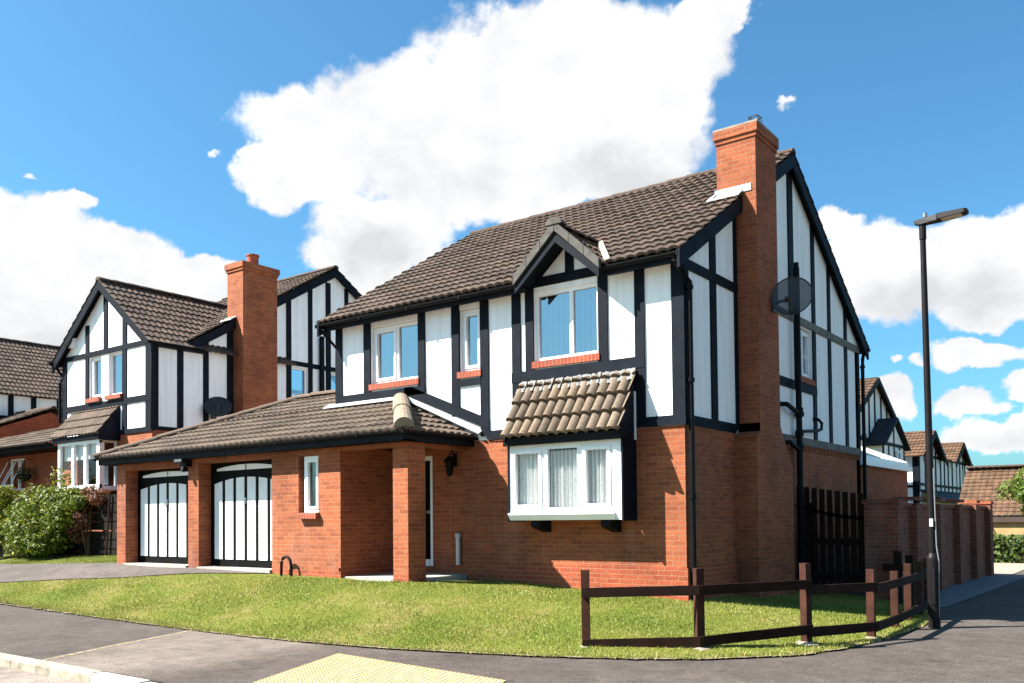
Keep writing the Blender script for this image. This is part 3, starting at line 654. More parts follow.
# satellite dish (mesh) on the gable chimney
def dish(name, label, c, nrm, r, mat, mount):
    t = thing(name, label, 'satellite dish', mount)
    n = Vector(nrm).normalized(); a = n.cross(Vector((0, 0, 1))).normalized(); b = a.cross(n).normalized(); cc = Vector(c)
    mb = MB(); R_, A_ = 7, 28
    P = lambda i, q: cc+(a*math.cos(2*math.pi*q/A_)*1.0+b*math.sin(2*math.pi*q/A_)*1.06)*(r*i/R_)+n*(.22*r*(i/R_)**2)
    for i in range(R_):
        for q in range(A_): mb.face([P(i, q), P(i+1, q), P(i+1, q+1), P(i, q+1)])
    o = mb.build('reflector', mat, t, True)
    rim = MB(); rim.tube([P(R_, q) for q in range(A_+1)], .012, 6, caps=False); rim.build('rim', 'dish_solid', t)
    arm = MB(); tip = cc+n*r*1.0-b*r*.55; arm.tube([cc-b*r*1.02+n*.2*r, cc-b*r*1.0+n*.45*r, tip], .018, 6); arm.build('feed_arm', 'dish_solid', t)
    l = MB(); l.tube([tip-n*.02, tip-n*.12+b*.05], [.045, .035], 8); l.tube([tip+a*.06, tip+a*.06-n*.1], .03, 8); l.build('receiver', 'dish_solid', t)
    m = MB(); mv = Vector(mount); m.tube([cc-n*.02, cc-n*.12, mv+Vector((.15, 0, .05)), mv], .025, 8); m.box(mv.x-.0, mv.x+.03, mv.y-.09, mv.y+.09, mv.z-.12, mv.z+.12); m.build('bracket', 'dish_solid', t)
    return t
dish('satellite_dish', 'large perforated dark satellite dish on the gable wall beside the tall chimney', (.74, 2.64, 4.93), (.22, -.90, .30), .335, 'dish', (.385, 2.72, 4.88))

hp = MB(); pts = [(-7.28, -1.66, .2), (-7.27, -1.66, .45)]+[(-7.14-.13*math.cos(q), -1.66, .47+.13*math.sin(q)) for q in np.linspace(.3, 2.8, 8)]+[(-7.0, -1.66, .45), (-6.99, -1.66, .2)]
hp.tube(pts, .026, 8); o = hp.build('metal_hoop', 'black'); tag(o, 'small black metal hoop standing by the brick wall right of the garage', 'hoop')

# ================================================================== NEIGHBOUR HOUSE
NX, NY, dz = -15.73, .9, 1.03
Nn_ = thing('brick_house', 'tudor style house left of the garage with front gable, orange brick chimney and small bay', 'house', (NX, NY, .3))
FN, XN = FY(NY), FX(NX)
mb = MB()
wall(mb, FN, -20.44, NX, .2, 3.70, [(-19.6, -17.5, 2.2, 3.5)]); wall(mb, XN, NY+.28, 12.3, .2, 3.72); wall(mb, FX(-20.442, -1), NY+.28, 12.3, .2, 3.7); wall(mb, FY(12.3, 1), -20.442, NX, .2, 3.7)
mb.build('brick_wall', 'brick', Nn_)
mb = MB()
wall(mb, FN, -20.44, NX, 3.70, 6.0, [(-18.93, -18.28, 4.74, 5.98), (-17.92, -17.17, 4.74, 5.98)])
wall(mb, XN, NY+.28, 12.3, 3.72, 6.1, [(5.5, 6.15, 5.08, 5.98), (7.09, 7.67, 5.08, 5.98)])
wall(mb, FX(-20.442, -1), NY+.28, 12.3, 3.7, 6.1); wall(mb, FY(12.3, 1), -20.442, NX, 3.7, 6.1)
mb.prism([(-20.44, NY, 6.0), (NX, NY, 6.0), (-18.1, NY, 7.86)], (0, .28, 0))
mb.prism([(NX-.28, 2.0, 6.1), (NX-.28, 12.3, 6.1), (NX-.28, 7.2, 9.15)], (.28, 0, 0))
mb.build('upper_wall', 'render', Nn_)
timbers(Nn_, FN, [(-20.44, -20.2, 3.7, 6.0), (-19.13, -18.94, 4.5, 6.9), (-17.16, -16.95, 3.7, 6.95), (-16.02, NX+.03, 3.7, 6.1), (-18.14, -17.94, 6.0, 7.8)],
        [(-20.45, NX+.035, 5.98, 6.12), (-20.45, NX+.035, 4.48, 4.65), (-17.3, NX+.035, 3.66, 3.79)])
timbers(Nn_, XN, [(.9, 1.07, 3.7, 6.1), (1.63, 1.81, 3.7, 6.1), (2.43, 2.60, 3.7, 6.3), (3.2, 3.42, 3.7, 6.9), (5.31, 5.495, 3.7, 8.0), (6.16, 6.33, 3.7, 8.5), (6.88, 7.08, 3.7, 8.85), (7.68, 7.84, 3.7, 8.8), (8.6, 8.8, 3.7, 8.2), (9.8, 10., 3.7, 7.5)],
        [(.9, 3.4, 3.7, 3.8), (2.2, 12.3, 6.02, 6.16), (4.5, 12.3, 3.7, 3.85)])
window(Nn_, FN, -18.93, -18.28, 4.78, 5.97, [], [0], curtain=side_curtains, sill_ext=.1); window(Nn_, FN, -17.92, -17.17, 4.78, 5.97, [], [], curtain=vertical_blinds, sill_ext=.1)
window(Nn_, XN, 5.5, 6.15, 5.08, 5.98, [], [], sill=False); window(Nn_, XN, 7.09, 7.67, 5.08, 5.98, [], [], sill=False)
k = .6; c, s = math.cos(math.atan(k)), math.sin(math.atan(k)); mb = MB(); vm = 5.3/c
tile_slope(mb, (-20.7, 1.9, 6.17), (1, 0, 0), (0, c, s), 5.13, vm); tile_slope(mb, (-15.57, 12.5, 6.17), (-1, 0, 0), (0, -c, s), 5.13, vm)
k2 = .79; c3, s3 = math.cos(math.atan(k2)), math.sin(math.atan(k2)); vw = 2.62/c3
tile_slope(mb, (-15.48, .68, 5.95), (0, 1, 0), (-c3, 0, s3), 4.8, vw); tile_slope(mb, (-20.72, 5.48, 5.95), (0, -1, 0), (c3, 0, s3), 4.8, vw)
rf = mb.build('roof', 'roof', Nn_)
mb = MB(); ridge_run(mb, (-20.7, 7.2, 9.36), (-15.57, 7.2, 9.36)); mb.build('ridge_tiles', 'ridge', rf); mb = MB(); ridge_run(mb, (-18.1, .68, 8.03), (-18.1, 5.2, 8.03)); mb.build('ridge_tiles', 'ridge', rf)
for A, B, Sv in (((-15.46, .70, 5.95), (-18.1, .70, 8.03), (0, .05, 0)), ((-20.74, .70, 5.95), (-18.1, .70, 8.03), (0, .05, 0)), ((-15.61, 2.0, 6.2), (-15.61, 7.2, 9.33), (.05, 0, 0)), ((-15.61, 12.5, 6.15), (-15.61, 7.2, 9.33), (.05, 0, 0))):
    mb = MB(); mb.beam(A, B, Sv, (0, 0, -.27)); mb.build('bargeboard', 'timber', Nn_)
mb = MB(); mb.beam((-15.5, .75, 5.88), (-18.1, .75, 7.95), (0, .15, 0), (0, 0, -.03)); mb.beam((-20.7, .75, 5.88), (-18.1, .75, 7.95), (0, .15, 0), (0, 0, -.03)); mb.box(-15.70, -15.53, .7, 2.4, 5.9, 6.03); mb.box(-20.7, -20.5, .7, 2.0, 5.9, 6.03); mb.pieces('soffit', 'timber', Nn_)
gutter_run(Nn_, (-15.49, .6, 6.0), (-15.49, 2.3, 6.0), (1, 0, 0)); gutter_run(Nn_, (-20.72, .6, 6.0), (-20.72, 1.9, 6.0), (-1, 0, 0)); None
pipe(Nn_, [(-15.55, .75, 5.95), (-15.62, .84, 5.75), (-15.66, .84, 3.7)], .04); pipe(Nn_, [(-20.75, .8, 5.95), (-20.66, 1.0, 5.6), (-20.5, .84, 5.4), (-20.5, .84, 4.2)], .045); pipe(Nn_, [(-15.62, 6.63, 3.8), (-15.62, 6.63, 7.05)], .08, 'soil_pipe')
mb = MB(); mb.box(-15.97, -15.25, 3.4, 4.6, .2, 8.42); mb.box(-16.0, -15.22, 3.37, 4.63, 8.42, 8.5); mb.box(-16.03, -15.19, 3.34, 4.66, 8.5, 8.66); ch2 = mb.build('chimney', 'brick', Nn_)
mb = MB(); mb.tube([(-15.6, 4.0, 8.66), (-15.6, 4.0, 8.98)], .17, 14); mb.tube([(-15.6, 4.0, 8.98), (-15.6, 4.0, 9.02)], .19, 14); mb.build('chimney_pot', 'brick_red', ch2)
mb = MB(); mb.beam((-16.05, 3.2, 6.98), (-15.55, 3.2, 6.98), (0, .2, .12), (0, 0, .03)); mb.build('flashing', 'lead_white', ch2)
# its bay
NB = .40; FNB = FY(NB); mb = MB(); a0, a1, z0, z1 = -19.72, -17.45, 2.2, 3.5
for m in (a0, -18.95, -18.28, a1-.16): mb.fbox(FNB, m, m+.12, -.08, 0, z0, z1)
mb.fbox(FNB, a1-.05, a1, -.08, .005, z0, z1); mb.fbox(FNB, a0, a1, -.08, .004, z0, z0+.10); mb.fbox(FNB, a0, a1, -.08, .004, z1-.07, z1+.02); mb.box(a0-.03, a1+.03, NB-.05, NY, z0-.06, z0-.001)
FNS = FX(a1); mb.fbox(FNS, NB+.08, NB+.14, -.06, -.002, z0, z1); mb.fbox(FNS, NY-.06, NY, -.06, 0, z0, z1); mb.fbox(FNS, NB+.08, NY-.06, -.06, 0, z0, z0+.06); mb.fbox(FNS, NB+.08, NY-.06, -.06, 0, z1-.05, z1)
nb = mb.build('bay_window', 'upvc', Nn_)
g = MB(); g.face([FNB(a0, -.05, z0), FNB(a1, -.05, z0), FNB(a1, -.05, z1), FNB(a0, -.05, z1)]); g.face([FNS(NB+.1, -.03, z0), FNS(NY, -.03, z0), FNS(NY, -.03, z1), FNS(NB+.1, -.03, z1)]); g.build('pane', 'glass_bay', nb)
mb = MB(); mb.fbox(FNB, a0+.1, a1-.1, -.16, -.14, 3.02, z1); mb.build('blind', 'curtain', nb)
mb = MB(); wavy_sheet(mb, FNB, -18.1, -17.6, z0+.1, 3.05, -.3, .05, .14, 0, 9); mb.build('curtain', 'blind', nb)
mb = MB(); ks = .8/.65; a_ = math.atan(ks); tile_slope(mb, (-19.85, NB-.15, 3.66), (1, 0, 0), (0, math.cos(a_), math.sin(a_)), 2.55, 1.03, spw=8, amp=.035); mb.build('bay_roof', 'roof_garage', nb)
mb = MB(); mb.prism([(-17.32, NB-.13, 3.5), (-17.32, NY, 3.5), (-17.32, NY, 4.44), (-17.32, NB-.13, 3.64)], (.04, 0, 0)); mb.box(-19.85, -17.3, NB-.12, NB-.09, 3.53, 3.66); mb.box(-19.85, -17.3, NB-.09, NY, 3.52, 3.55); mb.pieces('bay_cheek', 'timber', nb)
# low wing to the left
mb = MB(); wall(mb, FY(1.6), -28, -20.45, .2, 3.62, [(-25.5, -24.3, 2.33, 3.43)]); mb.build('side_wing_wall', 'brick_red', Nn_)
mb = MB(); kp = .42; cp, sp_ = math.cos(math.atan(kp)), math.sin(math.atan(kp))
tile_slope(mb, (-28, .5, 3.62), (1, 0, 0), (0, cp, sp_), 7.6, 3.0, [(.20, -1, 1.0)]); sr = mb.build('side_wing_roof', 'roof_garage', Nn_)
mb = MB(); mb.beam((-28, .6, 3.48), (-20.4, .6, 3.48), (0, .02, 0), (0, 0, .13)); mb.beam((-28, .62, 3.5), (-20.4, .62, 3.5), (0, .97, 0), (0, 0, .02)); mb.pieces('side_wing_fascia', 'timber', Nn_)
gutter_run(Nn_, (-28, .46, 3.62), (-20.5, .46, 3.62), (0, -1, 0))
lw = window(Nn_, FY(1.6), -25.5, -24.3, 2.36, 3.41, [-24.92], [], glass='glass_dark', sill_ext=.08)
mb = MB()
for a, b in ((-25.48, -24.98), (-24.88, -24.35)):
    mb = MB()
    for uu in (a, b-.055): mb.beam((uu, 1.58, 3.34), (uu, 1.16, 2.48), (.055, 0, 0), (0, -.03, -.04))
    mb.beam((a, 1.16, 2.46), (b, 1.16, 2.46), (0, -.03, 0), (0, 0, .06)); mb.build('open_sash', 'upvc', lw)
dish('satellite_dish', 'dark satellite dish low beside the neighbour chimney behind the garage roof', (-15.45, 2.72, 4.40), (.62, -.45, .62), .36, 'dish_solid', (-15.72, 2.75, 4.25))
al = MB(); al.box(-19.9, -19.66, .78, .899, 6.35, 6.62); o = al.build('alarm_box', 'upvc', Nn_)

# ================================================================== HOUSE FURTHER LEFT
T3 = thing('brick_house', 'brown roofed house farthest left, mostly hidden behind the tudor neighbour', 'house', (-30, 3, .5))
mb = MB(); wall(mb, FX(-30), -3, 8.2, .3, 5.3); mb.box(-37, -30.28, -3, 8.2, .3, 5.3); mb.build('brick_wall', 'brick_red', T3)
mb = MB(); wall(mb, FX(-30), -3, 8.2, 5.3, 6.2); mb.prism([(-37, 8.2, 5.3), (-30, 8.2, 5.3), (-30, 8.2, 6.2), (-33.5, 8.2, 8.8), (-37, 8.2, 6.2)], (0, -.2, 0)); mb.prism([(-37, -3, 5.3), (-30, -3, 5.3), (-30, -3, 6.2), (-33.5, -3, 8.8), (-37, -3, 6.2)], (0, .2, 0)); mb.build('upper_wall', 'render', T3)
timbers(T3, FX(-30), [(yy, yy+.2, 5.3, 6.2) for yy in (-2.5, -1.3, 0., 1.2, 2.45, 3.55, 4.4, 5.4, 6.6)], [(-3, 8.2, 5.25, 5.4)])
mb = MB(); k = .74; c, s = math.cos(math.atan(k)), math.sin(math.atan(k)); tile_slope(mb, (-29.75, -3.2, 6.2), (0, 1, 0), (-c, 0, s), 11.6, 3.75/c, spw=5); tile_slope(mb, (-37.25, 8.4, 6.2), (0, -1, 0), (c, 0, s), 11.6, 3.75/c, spw=4); r3 = mb.build('roof', 'roof', T3)
mb = MB(); ridge_run(mb, (-33.5, -3.2, 8.98), (-33.5, 8.4, 8.98)); mb.build('ridge_tiles', 'ridge', r3)
mb = MB(); wall(mb, FX(-27.4), 1.4, 6.6, .3, 4.4); mb.box(-30, -27.7, 1.4, 6.6, .3, 4.4); mb.prism([(-27.45, 1.4, 4.4), (-27.45, 6.6, 4.4), (-27.45, 3.9, 5.35)], (.06, 0, 0)); mb.build('porch_wall', 'brick_red', T3)
mb = MB(); kk = .40; c, s = math.cos(math.atan(kk)), math.sin(math.atan(kk)); tile_slope(mb, (-30.5, 1.1, 4.36), (1, 0, 0), (0, c, s), 3.3, 2.8/c, spw=5); tile_slope(mb, (-27.2, 6.8, 4.36), (-1, 0, 0), (0, -c, s), 3.3, 2.9/c, spw=5); pr_ = mb.build('porch_roof', 'roof_garage', T3)
mb = MB(); ridge_run(mb, (-30.5, 3.93, 5.5), (-27.2, 3.93, 5.5)); mb.build('ridge_tiles', 'ridge', pr_)

# ================================================================== HOUSES UP THE SIDE ROAD
zg = -.9
A = thing('brick_house', 'nearer distant tudor house behind the extension with dark tiled porch gable', 'house', (-4, 25.8, zg))
AX = FX(-4.)
mb = MB(); wall(mb, AX, 22.2, 29.4, zg-.5, 5.0); wall(mb, FY(22.2), -11, -4, zg-.5, 5.); wall(mb, FY(29.4, 1), -11, -4, zg-.5, 5.); wall(mb, FX(-11, -1), 22.2, 29.4, zg-.5, 5.)
mb.prism([(-4.2, 22.2, 5.), (-4.2, 29.4, 5.), (-4.2, 25.8, 6.85-.12)], (.2, 0, 0)); mb.prism([(-11, 22.2, 5.), (-11, 29.4, 5.), (-11, 25.8, 6.73)], (.2, 0, 0)); mb.build('upper_wall', 'render', A)
timbers(A, AX, [(yy, yy+.16, 3.6, zt) for yy, zt in ((22.3, 5.), (23.3, 5.4), (24.2, 5.8), (24.9, 6.2), (25.75, 6.6), (26.7, 6.2), (27.6, 5.8), (28.4, 5.3), (29.2, 5.))], [(22.2, 29.4, 4.2, 4.35), (22.2, 29.4, 3.2, 3.35)])
# steeper true pitch: roof planes along the gable
mb = MB(); k = .52; c, s = math.cos(math.atan(k)), math.sin(math.atan(k))
tile_slope(mb, (-11.2, 22.0, 4.9), (1, 0, 0), (0, c, s), 7.4, 3.8/c, spw=4); tile_slope(mb, (-3.8, 29.6, 4.9), (-1, 0, 0), (0, -c, s), 7.4, 3.8/c, spw=4); ra = mb.build('roof', 'roof_far', A)
for (ya, yb) in ((22.0, 25.8), (29.6, 25.8)):
    mb = MB(); mb.beam((-3.82, ya, 4.9), (-3.82, yb, 6.88), (.05, 0, 0), (0, 0, -.24)); mb.build('bargeboard', 'timber', A)
mb = MB(); mb.box(-4, -3.4, 24.6, 28.0, zg-.5, 4.1); mb.prism([(-3.45, 24.6, 4.1), (-3.45, 28.0, 4.1), (-3.45, 26.3, 5.05)], (.05, 0, 0)); pw = mb.build('porch_wall', 'render', A)
timbers(A, FX(-3.4), [(yy, yy+.13, 2.6, zt) for yy, zt in ((24.6, 4.1), (25.4, 4.1), (26.23, 5.0), (27.1, 4.1), (27.87, 4.1))], [(24.6, 28.0, 4.05, 4.18)])
mb = MB(); k = .62
for ya, yb in ((24.3, 26.3), (28.3, 26.3)): mb.beam((-4.6, ya, 3.98), (-4.6, yb, 5.16), (1.4, 0, 0), (0, 0, .08))
mb.build('porch_roof', 'slate_dark', A)
window(A, FX(-3.38), 26.5, 27.0, 3.1, 3.9, [], [], recess=-.09, sill=False, glass='glass_dark')

B = thing('brick_house', 'farther distant tudor house with two front gables and white end wall', 'house', (-3.5, 31, zg))
BX = FX(-3.5)
mb = MB(); wall(mb, BX, 31.28, 42, zg-.5, 4.0); wall(mb, FY(31.), -9, -3.5, zg-.5, 4.0); wall(mb, FY(42., 1), -9, -3.5, zg-.5, 4.); wall(mb, FX(-9, -1), 31.28, 41.7, zg-.5, 4.0)
mb.prism([(-3.7, 31.0, 4.0), (-3.7, 35.4, 4.0), (-3.7, 33.2, 4.9)], (.2, 0, 0)); mb.prism([(-3.7, 38.2, 4.0), (-3.7, 42., 4.0), (-3.7, 40.1, 4.85)], (.2, 0, 0)); mb.build('upper_wall', 'render', B)
timbers(B, BX, [(yy, yy+.22, 2.3, zt) for yy, zt in ((31.0, 4.0), (32.2, 4.3), (33.1, 4.8), (34.4, 4.3), (35.5, 4.), (36.4, 4.), (37.3, 4.), (38.3, 4.), (39.4, 4.4), (40.3, 4.7), (41.1, 4.2), (41.75, 4.))], [(31., 42., 3.95, 4.08), (31., 42., 2.6, 2.72)])
timbers(B, FY(31.), [(-3.75, -3.47, zg, 3.9)], [(-9, -3.7, 2.5, 2.62)])
window(B, BX, 32.45, 33.05, 2.8, 3.8, [], [], recess=-.03, sill=False, glass='glass_dark'); window(B, BX, 38.6, 39.35, 2.75, 3.7, [], [], recess=-.03, sill=False, glass='glass_dark'); window(B, BX, 40.55, 41.05, 2.75, 3.7, [], [], recess=-.03, sill=False, glass='glass_dark')
mb = MB(); k = .53; c, s = math.cos(math.atan(k)), math.sin(math.atan(k))
for y0, y1, xe, zr in ((30.7, 35.7, -3.2, 5.22), (37.9, 42.3, -3.2, 5.1)):
    hw = (y1-y0)/2; ze = zr-hw*k
    tile_slope(mb, (-9.2, y0, ze), (1, 0, 0), (0, c, s), 9.2+xe, hw/c, spw=4); tile_slope(mb, (xe, y1, ze), (-1, 0, 0), (0, -c, s), 9.2+xe, hw/c, spw=4)
mb.box(-9, -3.4, 35.6, 38., 3.95, 4.05)
rb = mb.build('roof', 'roof_far', B)
for ya, yb, z_, ze in ((30.7, 33.2, 5.2, 3.88), (35.7, 33.2, 5.2, 3.88), (37.9, 40.1, 5.08, 3.92), (42.3, 40.1, 5.08, 3.92)):
    mb = MB(); mb.beam((-3.22, ya, ze), (-3.22, yb, z_), (.06, 0, 0), (0, 0, -.25)); mb.build('bargeboard', 'timber', B)
mb = MB(); mb.beam((-3.5, 31.4, 2.35), (-2.3, 31.4, 1.75), (0, 10.6, 0), (0, 0, .08)); mb.build('lean_to_roof', 'slate_dark', B)
mb = MB(); mb.tube([(-3.3, 42.3, 3.95), (-3.3, 42.9, 4.0)], .07, 6); mb.tube([(-3.3, 42.9, 4.0), (-3.4, 42.1, 3.4), (-3.4, 42.1, 1.)], .06, 6); mb.build('downpipe', 'black', B)

for t_ in (A, B):
    cp_ = Vector((5.893, -12.202, 1.2385)); t_.location = cp_+(Vector(t_.location)-cp_)*1.35; t_.scale = (1.35, 1.35, 1.35)
G = thing('bungalow', 'tan brick bungalow with broad brown tiled roof at the end of the side road', 'bungalow', (0, 38, -1.1))
mb = MB(); wall(mb, FY(38.), -2.75, 9, -1.5, .85); mb.box(-2.75, 9, 38.28, 45, -1.5, .85); mb.build('brick_wall', 'brick_tan', G)
mb = MB(); mb.box(-2.9, 9.3, 37.82, 37.86, .86, 1.17); mb.build('fascia', 'mast', G)
mb = MB(); k = .72; c, s = math.cos(math.atan(k)), math.sin(math.atan(k)); tile_slope(mb, (-3.3, 37.8, 1.17), (1, 0, 0), (0, c, s), 12.7, 3.6/c, spw=4, wave=.3, exp=.33, amp=.04); tile_slope(mb, (9.4, 44.7, 1.17), (-1, 0, 0), (0, -c, s), 12.7, 3.6/c, spw=3, wave=.3); rg_ = mb.build('roof', 'roof_far', G)
mb = MB(); ridge_run(mb, (-3.3, 41.1, 3.78), (9.4, 41.1, 3.78)); mb.build('ridge_tiles', 'ridge', rg_)
mb = MB(); mb.tube([(-1.75, 37.9, .75), (-1.75, 37.7, .6), (-1.6, 37.65, .45)], .04, 6); mb.build('lamp_bracket', 'black', G)

# ================================================================== WALL, GATE, FENCES, LAMP
BW = thing('boundary_wall', 'tall dark brick garden wall with projecting piers along the side road', 'wall', (1.75, 9.5, -.4))
piers = [6.35, 8.45, 10.5, 12.55, 14.6]
mb = MB(); mb.box(1.5, 1.72, 4.9, 14.8, -.8, 1.40); mb.build('wall_panel', 'brick_old', BW)
mb = MB(); mb.box(1.33, 1.90, 4.5, 4.9, -.8, 1.46); mb.build('pier', 'brick_old', BW)
for i, yy in enumerate(piers):
    mb = MB(); mb.box(1.48, 1.86, yy-.2, yy+.2, -.8, 1.44+.02*i); mb.build('pier', 'brick_old', BW)
for a, b in zip([4.9]+[q+.20 for q in piers[:-1]], [q-.20 for q in piers]):
    mb = MB(); mb.box(1.47, 1.77, a+.003, b-.003, 1.401, 1.475); mb.build('coping', 'brick_old', BW)
for yy, x0_ in [(4.7, 1.30)]+[(q, 1.45) for q in piers]:
    mb = MB(); mb.box(x0_, 1.92 if yy < 5 else 1.885, yy-.22, yy+.22, 1.465 if yy < 5 else 1.525, 1.54 if yy < 5 else 1.60); mb.build('pier_cap', 'brick_old' if yy < 10 else 'brick', BW)  # far caps take the brighter brick, sunlight painted into their colour
rt = MB(); rt.box(-6, 1.47, 14.6, 14.82, -.8, 1.40); rt.build('return_wall', 'brick_old', BW)

GT = thing('slatted_gate', 'dark brown slatted timber gate between house gable and brick garden wall', 'gate', (.65, 4.72, -.2))
FGt = FY(4.72); nsl = 9
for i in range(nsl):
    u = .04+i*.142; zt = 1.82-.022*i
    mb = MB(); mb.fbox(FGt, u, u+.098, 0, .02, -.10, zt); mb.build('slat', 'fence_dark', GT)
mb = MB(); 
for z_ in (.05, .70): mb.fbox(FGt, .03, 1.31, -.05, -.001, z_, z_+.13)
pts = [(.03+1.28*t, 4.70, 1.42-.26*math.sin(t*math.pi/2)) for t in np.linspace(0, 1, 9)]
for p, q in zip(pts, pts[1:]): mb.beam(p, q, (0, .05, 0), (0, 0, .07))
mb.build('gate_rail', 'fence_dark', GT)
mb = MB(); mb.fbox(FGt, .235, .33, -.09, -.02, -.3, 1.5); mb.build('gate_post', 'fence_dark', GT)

posts = [(.15, -3.06), (1.33, -2.44), (2.23, -1.36), (2.68, -.22), (2.67, 1.02), (2.62, 2.0), (2.58, 2.9), (2.50, 3.8)]
KF = thing('knee_rail_fence', 'low dark brown post and rail fence curving round the lawn corner', 'fence', (2.0, -1.5, -.36))
def zpost(i): return [.62, .64, .67, .55, .46, .52, .52, .52][i]
RZ = {0: ((.295, .33), (-.32, -.27)), 1: ((.33, .36), (-.27, -.18)), 2: ((.29, .27), (-.215, -.235))}
for i, (x, y) in enumerate(posts):
    j = min(i, len(posts)-2); d = (Vector((*posts[j+1], 0))-Vector((*posts[j], 0))).normalized(); n = Vector((d.y, -d.x, 0)); a = .048
    lean = Vector((random.uniform(-.015, .015), random.uniform(-.015, .015), 0)); b0 = Vector((x, y, -.55)); t0 = Vector((x, y, zpost(i)))+lean
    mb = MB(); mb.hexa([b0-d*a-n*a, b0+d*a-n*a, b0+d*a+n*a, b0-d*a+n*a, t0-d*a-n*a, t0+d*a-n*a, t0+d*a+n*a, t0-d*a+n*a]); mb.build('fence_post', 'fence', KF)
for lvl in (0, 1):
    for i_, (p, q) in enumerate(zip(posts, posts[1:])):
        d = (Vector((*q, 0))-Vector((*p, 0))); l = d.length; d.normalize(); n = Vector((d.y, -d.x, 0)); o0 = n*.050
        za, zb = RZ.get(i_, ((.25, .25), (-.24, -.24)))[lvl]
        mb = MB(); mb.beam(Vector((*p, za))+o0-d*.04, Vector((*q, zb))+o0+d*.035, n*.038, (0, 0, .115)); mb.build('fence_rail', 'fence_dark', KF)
RF = thing('garden_fence', 'short dark fence piece in shade between brick pier and knee rail', 'fence', (2.1, 4.2, -.36))
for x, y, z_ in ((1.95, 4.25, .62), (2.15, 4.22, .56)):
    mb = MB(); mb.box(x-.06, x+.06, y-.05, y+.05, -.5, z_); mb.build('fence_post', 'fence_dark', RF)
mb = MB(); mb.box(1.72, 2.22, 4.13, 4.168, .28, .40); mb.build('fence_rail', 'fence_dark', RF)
for k_, (x, y, r_) in enumerate(((1.33, -2.46, .19), (2.2, -1.38, .18), (2.68, -.25, .12), (.15, -3.08, .15))):
    mb = MB(); ring = lambda rr, z, ph: [(x+math.cos(t+ph)*rr*(1+.2*math.sin(3*t+k_)), y+math.sin(t+ph)*rr*(1+.2*math.cos(2*t+k_)), z) for t in np.linspace(0, 2*math.pi, 15)[:-1]]
    hz = (-.275, -.275, -.31, -.28)[k_]; a, b, c_ = ring(r_, -.42, 0), ring(r_*.85, hz-.03, 0), ring(r_*.4, hz, .1)
    for i in range(14):
        j = (i+1) % 14; mb.face([a[i], a[j], b[j], b[i]]); mb.face([b[i], b[j], c_[j], c_[i]])
    mb.face(c_); mb.build('footing', 'stone', KF)

LP = thing('street_lamp', 'tall slim black street lamp with flat head at the bend of the path', 'street lamp', (3.07, 1.55, -.36))
lean = lambda z: Vector((3.07-.006*(z+.36), 1.55-.004*(z+.36), z))
mb = MB(); mb.tube([lean(-.5), lean(.60), lean(.64), lean(.70)], [.082, .082, .078, .052], 16); mb.build('lamp_base', 'lamp', LP, False)
mb = MB(); mb.tube([lean(.66), lean(2.5), lean(5.38)], [.052, .047, .038], 14); mb.tube([lean(5.2), lean(5.41)], .048, 12); mb.build('pole', 'lamp', LP)
mb = MB(); mb.box(3.07-.035, 3.07+.035, 1.55-.090, 1.55-.078, -.02, .5); mb.build('access_door', 'lamp', LP)
mb = MB(); mb.tube([lean(.63), lean(.69)], [.058, .055], 12); mb.build('joint_collar', 'cable', LP)
mb = MB(); mb.tube([Vector((3.14, 1.52, -.2)), Vector((3.15, 1.52, .6)), Vector((3.125, 1.52, .8)), lean(1.9)+Vector((.05, -.02, 0))], .009, 6); mb.build('cable', 'cable', LP)
mb = MB(); q = lean(1.25); mb.box(q.x-.015, q.x+.03, q.y-.058, q.y-.05, 1.08, 1.19); mb.build('number_label', 'sticker', LP)
T = lean(5.38); tilt = math.radians(5); dx = Vector((math.cos(tilt), 0, math.sin(tilt)))*1.; up_ = Vector((-math.sin(tilt), 0, math.cos(tilt)))
mb = MB()
prof = [(-.10, .03, .05, .03), (-.02, .06, .08, .0), (.20, .09, .085, -.005), (.23, .11, .085, .0), (.56, .10, .06, .0), (.60, .07, .04, .008)]
rings = []
for x_, hw, th, dzz in prof:
    p = T+dx*x_+up_*(.03+dzz); rings.append([p+Vector((0, -hw, 0)), p+Vector((0, hw, 0)), p+Vector((0, hw*.8, 0))+up_*th, p+Vector((0, -hw*.8, 0))+up_*th])
for a, b in zip(rings, rings[1:]):
    for i in range(4): mb.face([a[i], a[(i+1) % 4], b[(i+1) % 4], b[i]])
mb.face(rings[0]); mb.face(rings[-1]); mb.build('lamp_head', 'lamp', LP)
mb = MB(); mb.beam(T+dx*.26-Vector((0, .085, 0))+up_*.018, T+dx*.52-Vector((0, .085, 0))+up_*.018, (0, .17, 0), up_*.01); mb.build('lamp_lens', 'lamp_lens', LP)
mb = MB(); mb.tube([T+up_*.13+dx*.05, T+up_*.19+dx*.05], .028, 10); mb.build('photocell', 'cable', LP)

# board fence of the neighbour's garden
BF = thing('board_fence', 'dark horizontal board fence behind shrubs beside the garage', 'fence', (-17, -.05, .4))
for i in range(7):
    z0_ = .36+i*.235
    mb = MB(); mb.box(-24, -13.35, -.05, -.02, z0_, z0_+.205); mb.build('board', 'board', BF)
for x in (-23.5, -21.2, -18.8, -16.5, -14.2):
    mb = MB(); mb.box(x, x+.09, -.02, .06, .2, 1.98); mb.build('fence_post', 'board', BF)
mb = MB(); mb.tube([(-16.15, -.12, .42), (-16.0, -.10, 2.0)], .03, 6); mb.build('stake', 'fence', BF)
mb = MB(); mb.box(-24, -13.3, .1, 2.0, .2, .9); struct(mb.build('raised_bed', 'soil'))

